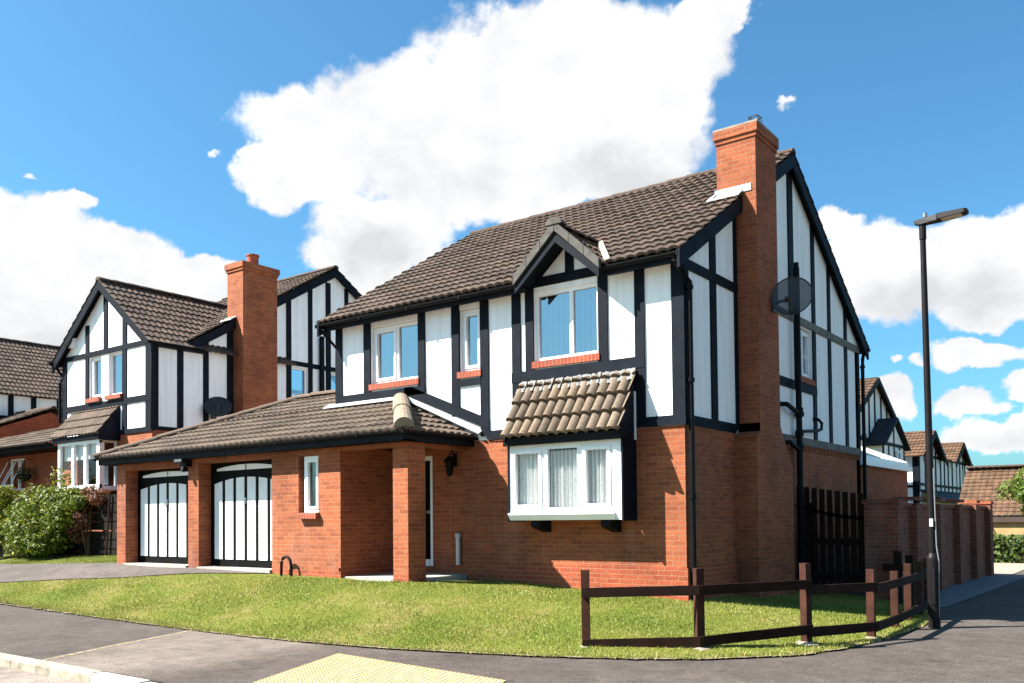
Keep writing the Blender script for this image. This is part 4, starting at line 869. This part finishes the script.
# ================================================================== GROUND
ctrl = np.array([(0, 0, 0), (-1.2, 0, .07), (-2.5, 0, .147), (-4.2, -1.55, .235), (-5.8, -1.55, .25), (-7.7, -1.55, .275), (-10, -1.55, .31), (-13.1, -1.55, .33),
    (-11.5, -2.4, .12), (-14.9, -3.2, -.05), (-18.8, -1.5, .15), (-17, 0, .40), (-13.2, 0, .44), (-22, 0, .36), (-26, -2, .1), (-26, 0, .3),
    (-26, -4.2, -.35), (-20, -4.2, -.34), (-13, -4.2, -.345), (-9, -4.3, -.345), (-5.6, -4.4, -.345), (-3, -4.3, -.345), (-.1, -3.7, -.345), (1, -3.26, -.345), (1.55, -2.9, -.345), (2.4, -2, -.345), (2.65, -1, -.345), (2.85, .5, -.345), (2.75, 2.7, -.345), (2.2, 5, -.345),
    (-5, -.3, .17), (-5, -1.3, .215), (0, 2, -.06), (0, 4.7, -.14), (1.6, 4.7, -.26), (-2.2, -2.2, -.08), (-6, -3, -.02)])
def tps_fit(P):
    n = len(P); d = np.linalg.norm(P[:, None, :2]-P[None, :, :2], axis=2); K = np.where(d > 0, d*d*np.log(d+1e-12), 0)+np.eye(n)*.02
    Q = np.c_[np.ones(n), P[:, :2]]; A_ = np.zeros((n+3, n+3)); A_[:n, :n] = K; A_[:n, n:] = Q; A_[n:, :n] = Q.T
    return np.linalg.solve(A_, np.r_[P[:, 2], 0, 0, 0])
wts = tps_fit(ctrl)
def gz_(x, y):
    x, y = np.asarray(x, float), np.asarray(y, float); d = np.hypot(x[..., None]-ctrl[:, 0], y[..., None]-ctrl[:, 1])
    K = np.where(d > 0, d*d*np.log(d+1e-12), 0); n = len(ctrl)
    return np.maximum(K@wts[:n]+wts[n]+wts[n+1]*x+wts[n+2]*y, -.348)
def street(x, y): return -.36-.022*np.maximum(0, np.asarray(y, float)-13.)
def resample(pts, n):
    P = np.array(pts, float); d = np.r_[0, np.cumsum(np.linalg.norm(np.diff(P, axis=0), axis=1))]; t = np.linspace(0, d[-1], n)
    return np.c_[np.interp(t, d, P[:, 0]), np.interp(t, d, P[:, 1])]
def resample_pair(A_, B_, n):
    A_, B_ = np.array(A_, float), np.array(B_, float); mid = (A_+B_)/2; d = np.r_[0, np.cumsum(np.linalg.norm(np.diff(A_, axis=0), axis=1)+.2)]; t = np.linspace(0, d[-1], n)
    return np.c_[np.interp(t, d, A_[:, 0]), np.interp(t, d, A_[:, 1])], np.c_[np.interp(t, d, B_[:, 0]), np.interp(t, d, B_[:, 1])]
def strip(name, mat, A_, B_, n, m, zf, off=0., kind='structure'):
    a, b = resample_pair(A_, B_, n); t = np.linspace(0, 1, m)[None, :, None]
    P = a[:, None]*(1-t)+b[:, None]*t; z = zf(P[..., 0], P[..., 1])+off
    verts = np.dstack([P, z[..., None]]).reshape(-1, 3); faces = [(i*m+j, (i+1)*m+j, (i+1)*m+j+1, i*m+j+1) for i in range(n-1) for j in range(m-1)]
    me = bpy.data.meshes.new(name); me.from_pydata(verts.tolist(), [], faces); me.materials.append(M[mat]); me.polygons.foreach_set('use_smooth', [True]*len(me.polygons)); me.update()
    o = bpy.data.objects.new(name, me); COL.objects.link(o); o['kind'] = kind; return o
outer = [(-26, -4.0), (-13.1, -4.0), (-8.8, -4.27), (-5.6, -4.45), (-3.5, -4.40), (-1.9, -4.2), (-.1, -3.72), (1.0, -3.26), (1.55, -2.89), (2.37, -2.0), (2.66, -.98), (2.82, .5), (2.86, 1.6), (2.75, 2.9), (2.45, 4.5)]
inner = [(-26, .6), (-13.1, .6), (-8.8, .4), (-5.6, .35), (-3.5, .3), (-1.9, .3), (-.6, .25), (-.4, .25), (-.35, .3), (-.3, .5), (-.3, 1.2), (-.3, 2.3), (-.3, 3.2), (-.3, 4.0), (-.3, 5.0)]
strip('lawn', 'soil', outer, inner, 170, 40, gz_)
so = [(x, y) for x, y in outer]
def offs(P, d):
    P = np.array(P); T_ = np.gradient(P, axis=0); T_ /= np.linalg.norm(T_, axis=1)[:, None]; return P+np.c_[T_[:, 1], -T_[:, 0]]*d
eo = resample(outer, 260); jitter = rng.normal(0, .022, 260)[:, None]; nrm_ = (offs(eo, 1)-eo)
strip('lawn_edge', 'edge', (eo+nrm_*(.045+jitter)).tolist(), (eo-nrm_*(.03+jitter*2.)).tolist(), 260, 3, lambda x, y: np.full_like(x, -.338), 0.)
drv_f = [(-26, -3.6), (-20, -3.5), (-14.9, -3.2), (-11.5, -2.42), (-9.5, -1.92), (-7.7, -1.62)]; drv_b = [(-26, -1.9), (-20, -1.3), (-16.5, -1.35), (-13.1, -1.50), (-10.2, -1.35), (-7.7, -1.35)]
strip('driveway', 'drive', drv_f, drv_b, 120, 20, gz_, .018)
strip('footpath', 'asphalt', [(-60, -7.12), (2.9, -7.12), (30, -7.12)], [(-60, 13), (2.9, 13), (30, 13)], 40, 12, street)
strip('side_road', 'asphalt', [(-.5, 13), (30, 13)], [(-.5, 60), (30, 60)], 20, 30, street)
strip('road', 'road', [(-80, -40), (80, -40)], [(-80, -7.0), (80, -7.0)], 20, 10, lambda x, y: np.full_like(x, -.465))
strip('ground', 'ground', [(-600, -500), (600, -500)], [(-600, 900), (600, 900)], 60, 141, lambda x, y: -.6-.022*np.clip(y-10, 0, 80)-.0)
strip('side_path', 'path_slab', [(1.7, 4.9), (1.7, 9), (1.7, 14.9)], [(2.62, 4.6), (2.70, 9), (2.75, 15.2)], 20, 4, street, .012)
strip('far_pavement', 'pink_paving', [(-3, 15.1), (2.2, 15.1)], [(-3, 27.4), (1.5, 27.4)], 8, 12, street, .016)
pt_ = [(-4.78, -7.10), (-5.29, -5.88), (-5.83, -4.40)]; pt2 = [(-2.9, -7.10), (-2.7, -5.9), (-3.4, -4.45)]
def fade_out(m, x0, x1):
    nt = m.node_tree; b = nt.nodes['Principled BSDF']; o = nt.nodes['Material Output']; co = objco(nt); sp = N(nt, 'ShaderNodeSeparateXYZ'); L(nt, co, sp.inputs[0])
    a = N(nt, 'ShaderNodeMath', operation='MULTIPLY_ADD', inp={1: 1.6}); L(nt, noise(nt, co, 1.6, 6, .7).outputs['Fac'], a.inputs[0]); L(nt, sp.outputs[0], a.inputs[2])
    r = N(nt, 'ShaderNodeMapRange', inp={'From Min': x0+.8, 'From Max': x1+.8, 'To Min': 1., 'To Max': 0.}); L(nt, a.outputs[0], r.inputs['Value'])
    tr = N(nt, 'ShaderNodeBsdfTransparent'); mx = N(nt, 'ShaderNodeMixShader'); L(nt, r.outputs['Result'], mx.inputs[0]); L(nt, tr.outputs[0], mx.inputs[1]); L(nt, b.outputs[0], mx.inputs[2]); L(nt, mx.outputs[0], o.inputs['Surface'])
fade_out(M['asphalt_patch'], -3.4, -2.0)
pt2 = [(-1.9, -7.10), (-1.7, -5.9), (-2.4, -4.45)]
strip('asphalt_patch', 'asphalt_patch', pt_, pt2, 12, 8, street, .004)
strip('patch_joint', 'edge', [(x-.07, y) for x, y in pt_], [(x+.03, y) for x, y in pt_], 12, 2, street, .007)
# kerb stones
def kerbstone(x0, x1, mat, z1=-.352):
    mb = MB(); y0, y1 = -7.26, -7.115; g_ = .006
    mb.prism([(x0+g_, y0, -.55), (x0+g_, y0, z1-.03), (x0+g_, y0+.03, z1), (x0+g_, y1, z1), (x0+g_, y1, -.55)], (x1-x0-2*g_, 0, 0)); return mb, mat
km = MB(); kw = MB(); x = -40.
while x < -3.72:
    m_, _ = kerbstone(x, x+.914, 'kerb'); b0 = len(km.v); km.v += m_.v; km.f += [tuple(i+b0 for i in f) for f in m_.f]; km.m += m_.m; km.uv += m_.uv; x += .914
while x < 25:
    z1 = -.352 if x > -1e9 else 0; t = min(1, max(0, (x+3.7)/.9)); z1 = -.354-.02*t
    m_, _ = kerbstone(x, x+.914, 'kerb_white', z1); b0 = len(kw.v); kw.v += m_.v; kw.f += [tuple(i+b0 for i in f) for f in m_.f]; kw.m += m_.m; kw.uv += m_.uv; x += .914
struct(km.build('kerb', 'kerb')); struct(kw.build('dropped_kerb', 'kerb_white'))
# tactile paving: blister slabs
A0, A1, A2 = Vector((-2.26, -4.83, 0)), Vector((.52, -5.15, 0)), Vector((-1.50, -6.64, 0)); A3 = A1+(A2-A0)
zt_ = -.351; mb = MB(); nU, nV = 7, 5
e1, e2 = (A1-A0), (A2-A0)
for i in range(nU):
    for j in range(nV):
        g_ = .003; a, b = (i+g_)/nU, (i+1-g_)/nU; c_, d_ = (j+g_)/nV, (j+1-g_)/nV
        mb.face([A0+e1*a+e2*c_+Vector((0, 0, zt_)), A0+e1*b+e2*c_+Vector((0, 0, zt_)), A0+e1*b+e2*d_+Vector((0, 0, zt_)), A0+e1*a+e2*d_+Vector((0, 0, zt_))])
        for p in range(6):
            for q in range(6):
                cc = A0+e1*((i+(p+.5)/6)/nU)+e2*((j+(q+.5)/6)/nV)+Vector((0, 0, zt_)); r_ = .017; h_ = .008
                lo = [cc+Vector((math.cos(t)*r_, math.sin(t)*r_, 0)) for t in np.linspace(0, 2*math.pi, 7)[:-1]]; hi = [cc+Vector((math.cos(t)*r_*.6, math.sin(t)*r_*.6, h_)) for t in np.linspace(0, 2*math.pi, 7)[:-1]]
                for w_ in range(6): mb.face([lo[w_], lo[(w_+1) % 6], hi[(w_+1) % 6], hi[w_]], 1)
                mb.face(hi, 1)
struct(mb.build('tactile_paving', ['tactile', 'tactile_blister']))

# ------------------------------------------------------------------ vegetation
def in_poly(x, y, poly):
    poly = np.array(poly); ins = np.zeros(len(x), bool); j = len(poly)-1
    for i in range(len(poly)):
        xi, yi = poly[i]; xj, yj = poly[j]
        ins ^= ((yi > y) != (yj > y)) & (x < (xj-xi)*(y-yi)/(yj-yi+1e-12)+xi); j = i
    return ins
def raw_mesh(name, verts, tint, per, mat, parent=None):
    n = len(verts); nf = n//per; me = bpy.data.meshes.new(name)
    off = np.array(ORG.get(parent.name, (0, 0, 0))) if parent else 0
    me.vertices.add(n); me.vertices.foreach_set('co', (verts-off).astype(np.float32).ravel())
    me.loops.add(n); me.loops.foreach_set('vertex_index', np.arange(n, dtype=np.int32))
    me.polygons.add(nf); me.polygons.foreach_set('loop_start', np.arange(0, n, per, dtype=np.int32)); me.polygons.foreach_set('loop_total', np.full(nf, per, np.int32))
    at = me.attributes.new('tint', 'FLOAT', 'FACE'); at.data.foreach_set('value', tint.astype(np.float32))
    me.materials.append(M[mat]); me.update(); me.validate()
    o = bpy.data.objects.new(name, me); COL.objects.link(o)
    if parent: o.parent = parent; ORG[o.name] = tuple(off)
    return o
n = 430000
gx_, gy_ = rng.uniform(-20, 2.9, n), rng.uniform(-4.5, 4.6, n)
lawn_poly = outer+[(0.05, 4.6), (0.05, .0), (-3.6, .0), (-3.9, -1.5), (-7.7, -1.76), (-13.1, -1.6), (-13.3, -.05), (-26, -.05)]
keep = in_poly(gx_, gy_, lawn_poly) & ~in_poly(gx_, gy_, drv_f+drv_b[::-1])
thin = .5+.5*np.sin(gx_*1.9+1.3*np.sin(gy_*2.3))*np.sin(gy_*2.7+gx_*.8)
keep &= rng.uniform(0, 1, n) < .55+.45*thin
gx_, gy_, thin = gx_[keep], gy_[keep], thin[keep]
m_ = 26000; q_ = rng.uniform(0, 259, m_); i0_ = q_.astype(int); f_ = (q_-i0_)[:, None]        # ragged fringe along the path
ep = eo[i0_]*(1-f_)+eo[np.minimum(i0_+1, 259)]*f_; en = nrm_[i0_]; out_ = rng.normal(-.03, .045, m_)+.02*np.sin(q_*1.3)*np.sin(q_*.37)
out_ = np.minimum(out_, .07); ep = ep+en*out_[:, None]; n0_ = len(gx_)
gx_ = np.r_[gx_, ep[:, 0]]; gy_ = np.r_[gy_, ep[:, 1]]; thin = np.r_[thin, rng.uniform(.3, 1.2, m_)]
n = len(gx_); zz_ = np.maximum(gz_(gx_, gy_), -.34)
ang = rng.uniform(0, 6.283, n); hgt = rng.uniform(.016, .040, n)*(.75+.5*thin); wd = rng.uniform(.004, .008, n); ln = rng.uniform(.2, .9, n)*hgt; la = rng.uniform(0, 6.283, n)
dxy = np.c_[np.cos(ang), np.sin(ang), np.zeros(n)]*wd[:, None]; base = np.c_[gx_, gy_, zz_-.004]
tip = base+np.c_[np.cos(la)*ln, np.sin(la)*ln, hgt]
vv = np.stack([base-dxy, base+dxy, tip], 1).reshape(-1, 3)
patch = .5+.25*np.sin(gx_*1.3+2*np.sin(gy_*1.1))+.25*np.sin(gy_*1.9+1.7*np.sin(gx_*.9+1))
gt = np.clip(.22+.48*patch+rng.normal(0, .17, n), 0, 1)
gt[n0_:] = np.clip(rng.normal(.72, .24, n-n0_), 0, 1)
struct(raw_mesh('grass', vv, gt, 3, 'grass'), 'stuff')

def foliage(name, mat, parent, blobs, leaf, shell=.55, tint_mu=.5):
    V_, T_ = [], []
    for (cx, cy, cz, rx, ry, rz, n) in blobs:
        d = rng.normal(size=(n, 3)); d /= np.linalg.norm(d, axis=1)[:, None]; r = (shell+(1-shell)*rng.uniform(0, 1, n)**.6)
        bumpy = 1+.16*np.sin(d[:, 0]*7+cx*3)*np.sin(d[:, 1]*6+cy)+.14*np.sin(d[:, 2]*9+cx)
        P = np.array([cx, cy, cz])+d*np.array([rx, ry, rz])*(r*bumpy)[:, None]
        nr = d+rng.normal(size=(n, 3))*.7+np.array([0, 0, .35]); nr /= np.linalg.norm(nr, axis=1)[:, None]
        a = np.cross(nr, rng.normal(size=(n, 3))); a /= np.linalg.norm(a, axis=1)[:, None]; b = np.cross(nr, a)
        s_ = leaf*rng.uniform(.6, 1.35, n)[:, None]
        V_.append(np.stack([P-a*s_, P-b*s_*.5, P+a*s_, P+b*s_*.5], 1).reshape(-1, 3)); T_.append(np.clip(tint_mu+rng.normal(0, .22, n), 0, 1))
    return raw_mesh(name, np.concatenate(V_), np.concatenate(T_), 4, mat, parent)
def clumps(cx, cy, cz, rx, ry, rz, k_, sub, n):
    out = []
    for i in range(k_):
        d = rng.normal(size=3); d /= np.linalg.norm(d); q = rng.uniform(.45, .95)
        f = rng.uniform(.7, 1.3)*sub; out.append((cx+d[0]*rx*q, cy+d[1]*ry*q, cz+d[2]*rz*q, f, f, f*.85, n))
    return out
def stems(parent, x, y, z0, z1, k_, spread, r=.02, name='stem'):
    mb = MB()
    for i in range(k_):
        a = rng.uniform(0, 6.28); e = (x+math.cos(a)*spread, y+math.sin(a)*spread*.5, z1*rng.uniform(.8, 1)); mb.tube([(x+math.cos(a)*.05, y, z0), ((x+e[0])/2, (y+e[1])/2, (z0+e[2])/2+.1), e], [r, r*.8, r*.4], 6)
    mb.build(name, 'bark', parent)
sh = thing('shrub', 'broad green shrub spilling over the dark board fence, flecked with yellow', 'shrub', (-18.4, -.5, .3))
stems(sh, -18.4, -.35, .3, 2.0, 7, 1.1)
foliage('foliage', 'leaf_bush', sh, clumps(-18.0, -.30, 1.86, 1.15, .4, .26, 22, .27, 760)+clumps(-18.7, -.62, .78, 1.3, .3, .25, 12, .28, 560)+clumps(-18.8, -.45, 1.5, 1.6, .45, .5, 26, .36, 640)+clumps(-19.2, -.55, .95, 1.4, .4, .4, 18, .34, 560)+[(-18.9, .0, 2.45, .25, .25, .35, 160), (-18.5, 0, 2.4, .2, .2, .3, 120)], .042)
sg = thing('shrub', 'golden yellow green shrub at the left edge of the photo', 'shrub', (-20.8, -.7, .3))
stems(sg, -20.9, -.6, .3, 1.9, 5, .7)
foliage('foliage', 'leaf_gold', sg, clumps(-20.9, -.55, 1.85, .7, .4, .35, 12, .3, 380)+clumps(-20.9, -.65, 1.05, .8, .4, .4, 14, .3, 560), .042)
sr_ = thing('shrub', 'red leaved shrub growing against the dark board fence near the garage', 'shrub', (-16.9, -.25, .35))
stems(sr_, -16.9, -.2, .35, 1.9, 5, .5, .014)
foliage('foliage', 'leaf_red', sr_, clumps(-16.75, -.05, 1.95, .55, .2, .2, 9, .2, 240)+clumps(-17.2, -.25, 1.15, .5, .2, .5, 14, .2, 240), .036)
hb = thing('hanging_basket', 'small hanging basket of green and pale flowers on neighbour porch wall', 'hanging basket', (-23.7, 1.3, 2.83))
mb = MB(); mb.tube([(-23.7, 1.3, 2.62), (-23.7, 1.3, 2.7), (-23.7, 1.3, 2.83)], [.08, .18, .21], 12); mb.build('basket', 'board', hb)
mb = MB(); mb.tube([(-23.7, 1.6, 3.3), (-23.7, 1.3, 3.35), (-23.7, 1.3, 2.83)], .012, 6); mb.build('bracket', 'black', hb)
foliage('foliage', 'leaf_basket', hb, [(-23.7, 1.3, 2.92, .28, .26, .17, 260), (-23.65, 1.22, 2.7, .3, .22, .16, 150)], .035)
hd = thing('hedge', 'clipped green hedge in front of the tan brick bungalow', 'hedge', (0, 28.2, -.75))
n = 9000; P = np.c_[rng.uniform(-1.5, 8, n), rng.uniform(27.6, 28.8, n), rng.uniform(-.85, .3, n)]
face = rng.integers(0, 3, n); P[face == 0, 1] = 27.6+rng.normal(0, .06, (face == 0).sum()); P[face == 1, 2] = .3+rng.normal(0, .05, (face == 1).sum())
nr = rng.normal(size=(n, 3)); nr /= np.linalg.norm(nr, axis=1)[:, None]; a = np.cross(nr, rng.normal(size=(n, 3))); a /= np.linalg.norm(a, axis=1)[:, None]; b = np.cross(nr, a); s_ = .085*rng.uniform(.7, 1.4, n)[:, None]
raw_mesh('foliage', np.stack([P-a*s_, P-b*s_*.6, P+a*s_, P+b*s_*.6], 1).reshape(-1, 3), np.clip(.5+rng.normal(0, .25, n), 0, 1), 4, 'leaf_hedge', hd)
mb = MB(); mb.box(-1.4, 8, 27.75, 28.7, -1.2, .15); mb.build('branches', 'bark', hd)
tr = thing('tree', 'bright green leafy tree at the right edge before the brown roof', 'tree', (2.6, 25, -.7))
mb = MB(); mb.tube([(2.6, 25, -1.2), (2.62, 25, .4), (2.55, 25, 1.5), (2.5, 25.1, 2.4)], [.14, .12, .09, .04], 8); mb.tube([(2.62, 25, .5), (2.1, 24.8, 1.3), (1.7, 24.8, 1.8)], [.07, .05, .02], 6); mb.tube([(2.6, 25, .8), (3.2, 25.2, 1.6), (3.6, 25.2, 2.2)], [.07, .05, .02], 6); mb.build('trunk', 'bark', tr)
foliage('crown', 'leaf_tree', tr, clumps(1.95, 25, 1.95, 1.25, 1.1, .95, 44, .36, 300), .07)

# ------------------------------------------------------------------ camera
RT = Vector((0.80054206, 0.59919602, -0.00982553)); UP = Vector((0.0246848, -0.01658895, 0.99955764)); FW = Vector((-0.59876796, 0.80043047, 0.02807119))
cam = bpy.data.cameras.new('camera'); co = bpy.data.objects.new('camera', cam); COL.objects.link(co)
from mathutils import Matrix
co.matrix_world = Matrix(((RT.x, UP.x, -FW.x, 5.8929), (RT.y, UP.y, -FW.y, -12.2024), (RT.z, UP.z, -FW.z, 1.2385), (0, 0, 0, 1)))
cam.sensor_width = 36; cam.lens = 891.98/1024*36; cam.shift_y = 152.83/1024; cam.clip_end = 3000; cam.clip_start = .1
S.camera = co
# ------------------------------------------------------------------ light
SUN = Vector((-1.12, -1.0, 1.6)).normalized()
sd = bpy.data.lights.new('sun', 'SUN'); so_ = bpy.data.objects.new('sun', sd); COL.objects.link(so_)
sd.energy = 5.0; sd.angle = math.radians(.5); sd.color = (1, .95, .87)
so_.rotation_euler = SUN.to_track_quat('Z', 'Y').to_euler(); so_.location = SUN*60
wd_ = bpy.data.worlds.new('World'); S.world = wd_; wd_.use_nodes = True; nt = wd_.node_tree
for nn in list(nt.nodes): nt.nodes.remove(nn)
out = N(nt, 'ShaderNodeOutputWorld'); bg = N(nt, 'ShaderNodeBackground', inp={'Strength': .05})
sky = N(nt, 'ShaderNodeTexSky', sky_type='NISHITA'); sky.sun_disc = False; sky.sun_elevation = math.asin(SUN.z); sky.sun_rotation = math.atan2(SUN.x, SUN.y)
sky.air_density = 1.0; sky.dust_density = 1.6; sky.ozone_density = 2.0; sky.altitude = 50
gco = N(nt, 'ShaderNodeNewGeometry').outputs['Incoming']
neg = N(nt, 'ShaderNodeVectorMath', operation='SCALE', inp={'Scale': -1.}); L(nt, gco, neg.inputs[0]); dirv = neg.outputs[0]
nz = N(nt, 'ShaderNodeTexNoise', inp={'Scale': 9., 'Detail': 8., 'Roughness': .56}); L(nt, dirv, nz.inputs['Vector'])
wv = N(nt, 'ShaderNodeVectorMath', operation='SUBTRACT'); L(nt, nz.outputs['Color'], wv.inputs[0]); wv.inputs[1].default_value = (.5, .5, .5)
wm = N(nt, 'ShaderNodeVectorMath', operation='MULTIPLY_ADD'); L(nt, wv.outputs[0], wm.inputs[0]); wm.inputs[1].default_value = (.11, .11, .11); L(nt, dirv, wm.inputs[2]); dw = wm.outputs[0]
CL = [(-33.4, 27.0, 9.5, 4.4), (-41.9, 24.6, 7.3, 3.5), (-47.9, 23.0, 4.9, 2.7), (-50.1, 20.1, 3.5, 1.8), (-27.6, 27.2, 5.1, 3.1), (-30.9, 22.6, 6.5, 2.8), (-38.7, 20.5, 7.8, 2.6), (-44.8, 17.7, 4.8, 2.5), (-47.0, 16.1, 2.7, 1.7), (-34.5, 20.1, 4.6, 1.6), (-27.7, 24.6, 4.0, 2.8), (-24.4, 29.0, 3.0, 1.5), (-21.7, 29.0, 1.5, 1.0), (-36.3, 29.4, 2.6, 1.4), (-52.1, 20.5, 2.2, 1.4), (-39.9, 28.3, 1.7, 0.9), (-65.8, 16.0, 3.1, 2.6), (-63.7, 12.7, 6.0, 3.9), (-58.9, 13.4, 5.7, 2.7), (-55.8, 15.1, 2.7, 1.3), (-61.9, 15.1, 2.6, 1.7), (-66.7, 10.8, 4.8, 4.3), (-63.6, 18.1, 1.3, 0.9), (-13.0, 13.4, 5.3, 2.5), (-16.6, 17.2, 1.6, 1.1), (-14.1, 15.2, 3.7, 2.2), (-9.6, 14.3, 3.8, 2.6), (-7.1, 14.5, 2.4, 2.6), (-15.8, 12.8, 2.2, 1.3), (-9.1, 12.1, 3.5, 1.5), (-4.9, 13.7, 3.7, 2.9), (-8.7, 9.2, 2.7, 0.9), (-12.3, 8.9, 1.1, 0.4), (-13.6, 6.7, 1.4, 1.2), (-9.5, 6.3, 1.9, 0.8), (-6.5, 7.0, 1.2, 0.9), (-7.8, 4.3, 2.9, 1.3), (-10.6, 3.9, 1.6, 0.5), (-13.7, 9.0, 0.8, 0.4), (-5.1, 5.1, 2.3, 2.2), (-19.4, 23.9, 0.9, 0.5), (-54.9, 22.0, 0.8, 0.4), (-65.9, 19.4, 0.9, 0.3),
      (-112, 14, 9, 4), (-122, 20, 8, 4), (-95, 10, 7, 3), (-170, 30, 10, 5), (75, 28, 20, 10)]  # last cloud is out of view, added to brighten the gable
acc = None
for az, el, ra_, rb_ in CL:
    az, el = math.radians(az), math.radians(el); ra_, rb_ = math.radians(ra_)*(1.0 if ra_ > 1.1 else .9), math.radians(rb_)*1.0; small = ra_ < math.radians(1.05)
    cdir = Vector((math.sin(az)*math.cos(el), math.cos(az)*math.cos(el), math.sin(el))); e1_ = Vector((math.cos(az), -math.sin(az), 0)); e2_ = cdir.cross(e1_); e2_ = e2_ if e2_.z > 0 else -e2_
    d1 = N(nt, 'ShaderNodeVectorMath', operation='DOT_PRODUCT'); L(nt, dw, d1.inputs[0]); d1.inputs[1].default_value = e1_/ra_
    d2 = N(nt, 'ShaderNodeVectorMath', operation='DOT_PRODUCT'); L(nt, dw, d2.inputs[0]); d2.inputs[1].default_value = e2_/rb_
    sq = N(nt, 'ShaderNodeMath', operation='MULTIPLY'); L(nt, d1.outputs['Value'], sq.inputs[0]); L(nt, d1.outputs['Value'], sq.inputs[1])
    sq2 = N(nt, 'ShaderNodeMath', operation='MULTIPLY_ADD'); L(nt, d2.outputs['Value'], sq2.inputs[0]); L(nt, d2.outputs['Value'], sq2.inputs[1]); L(nt, sq.outputs[0], sq2.inputs[2])
    inv = N(nt, 'ShaderNodeMath', operation='SUBTRACT', inp={0: .40 if small else 1.}); L(nt, sq2.outputs[0], inv.inputs[1])
    if acc is None: acc = inv.outputs[0]
    else:
        mx = N(nt, 'ShaderNodeMath', operation='SMOOTH_MAX', inp={2: .25}); L(nt, acc, mx.inputs[0]); L(nt, inv.outputs[0], mx.inputs[1]); acc = mx.outputs[0]
nf = N(nt, 'ShaderNodeTexNoise', inp={'Scale': 22., 'Detail': 8., 'Roughness': .6}); L(nt, dirv, nf.inputs['Vector'])
fa = N(nt, 'ShaderNodeMath', operation='MULTIPLY_ADD', inp={1: 1.3, 2: -.65}); L(nt, nf.outputs['Fac'], fa.inputs[0])
fs = N(nt, 'ShaderNodeMath', operation='ADD'); L(nt, acc, fs.inputs[0]); L(nt, fa.outputs[0], fs.inputs[1])
msk = N(nt, 'ShaderNodeMapRange', interpolation_type='SMOOTHSTEP', inp={'From Min': -.14, 'From Max': .36}); L(nt, fs.outputs[0], msk.inputs['Value'])
# cloud body: sunlit white tops, shaded grey undersides painted into the colour
nb_ = N(nt, 'ShaderNodeTexNoise', inp={'Scale': 7., 'Detail': 6., 'Roughness': .6}); mp_ = N(nt, 'ShaderNodeMapping'); mp_.inputs['Scale'].default_value = (1, 1, 2.2); L(nt, dirv, mp_.inputs[0]); L(nt, mp_.outputs[0], nb_.inputs['Vector'])
gacc = None
for az, el, ra_, rb_ in [(-40.5, 20.8, 7.5, 2.2), (-31, 21.0, 5.5, 2.0), (-46, 17.2, 4, 1.8), (-12.5, 12.2, 5.5, 1.8), (-8, 12.6, 3.5, 1.8), (-65.5, 11, 5, 3.0), (-60, 12.2, 4, 1.6), (-8, 4.0, 3, .9)]:
    az, el = math.radians(az), math.radians(el); cdir = Vector((math.sin(az)*math.cos(el), math.cos(az)*math.cos(el), math.sin(el))); e1_ = Vector((math.cos(az), -math.sin(az), 0)); e2_ = cdir.cross(e1_); e2_ = e2_ if e2_.z > 0 else -e2_
    d1 = N(nt, 'ShaderNodeVectorMath', operation='DOT_PRODUCT'); L(nt, dw, d1.inputs[0]); d1.inputs[1].default_value = e1_/math.radians(ra_)
    d2 = N(nt, 'ShaderNodeVectorMath', operation='DOT_PRODUCT'); L(nt, dw, d2.inputs[0]); d2.inputs[1].default_value = (e2_-cdir*e2_.dot(cdir))/math.radians(rb_)
    sq = N(nt, 'ShaderNodeMath', operation='MULTIPLY'); L(nt, d1.outputs['Value'], sq.inputs[0]); L(nt, d1.outputs['Value'], sq.inputs[1])
    sq2 = N(nt, 'ShaderNodeMath', operation='MULTIPLY_ADD'); L(nt, d2.outputs['Value'], sq2.inputs[0]); L(nt, d2.outputs['Value'], sq2.inputs[1]); L(nt, sq.outputs[0], sq2.inputs[2])
    inv = N(nt, 'ShaderNodeMath', operation='SUBTRACT', inp={0: 1.}); L(nt, sq2.outputs[0], inv.inputs[1]); inv.use_clamp = True
    if gacc is None: gacc = inv.outputs[0]
    else:
        mx = N(nt, 'ShaderNodeMath', operation='MAXIMUM'); L(nt, gacc, mx.inputs[0]); L(nt, inv.outputs[0], mx.inputs[1]); gacc = mx.outputs[0]
gm0 = N(nt, 'ShaderNodeMath', operation='MULTIPLY_ADD', inp={1: -.30}); L(nt, gacc, gm0.inputs[0]); L(nt, nb_.outputs['Fac'], gm0.inputs[2])
of_ = N(nt, 'ShaderNodeVectorMath', operation='ADD'); L(nt, dirv, of_.inputs[0]); of_.inputs[1].default_value = (-.018, -.008, .028)
sA = noise(nt, dirv, 13., 5, .55); sB = noise(nt, of_.outputs[0], 13., 5, .55)
df = N(nt, 'ShaderNodeMath', operation='SUBTRACT'); L(nt, sA.outputs['Fac'], df.inputs[0]); L(nt, sB.outputs['Fac'], df.inputs[1])
gm = N(nt, 'ShaderNodeMath', operation='MULTIPLY_ADD', inp={1: .75}); L(nt, df.outputs[0], gm.inputs[0]); L(nt, gm0.outputs[0], gm.inputs[2])
ccol = ramp(nt, gm.outputs[0], [(.10, (3.8, 3.9, 4.05)), (.30, (4.5, 4.55, 4.65)), (.46, (5.0, 5.0, 5.05)), (.60, (6.0, 6.0, 6.0))])
sk = mixc(nt, 1., sky.outputs['Color'], (.47, .92, 1.08), 'MULTIPLY')
fin = mixc(nt, msk.outputs['Result'], sk, ccol)
L(nt, fin, bg.inputs['Color']); L(nt, bg.outputs[0], out.inputs['Surface'])
# ------------------------------------------------------------------ view
S.view_settings.view_transform = 'Standard'; S.view_settings.look = 'None'; S.view_settings.exposure = 2.0; S.view_settings.gamma = 1; S.view_settings.use_curve_mapping = False
S.cycles.max_bounces = 8; S.cycles.transparent_max_bounces = 12; S.cycles.use_denoising = True
S.render.film_transparent = False
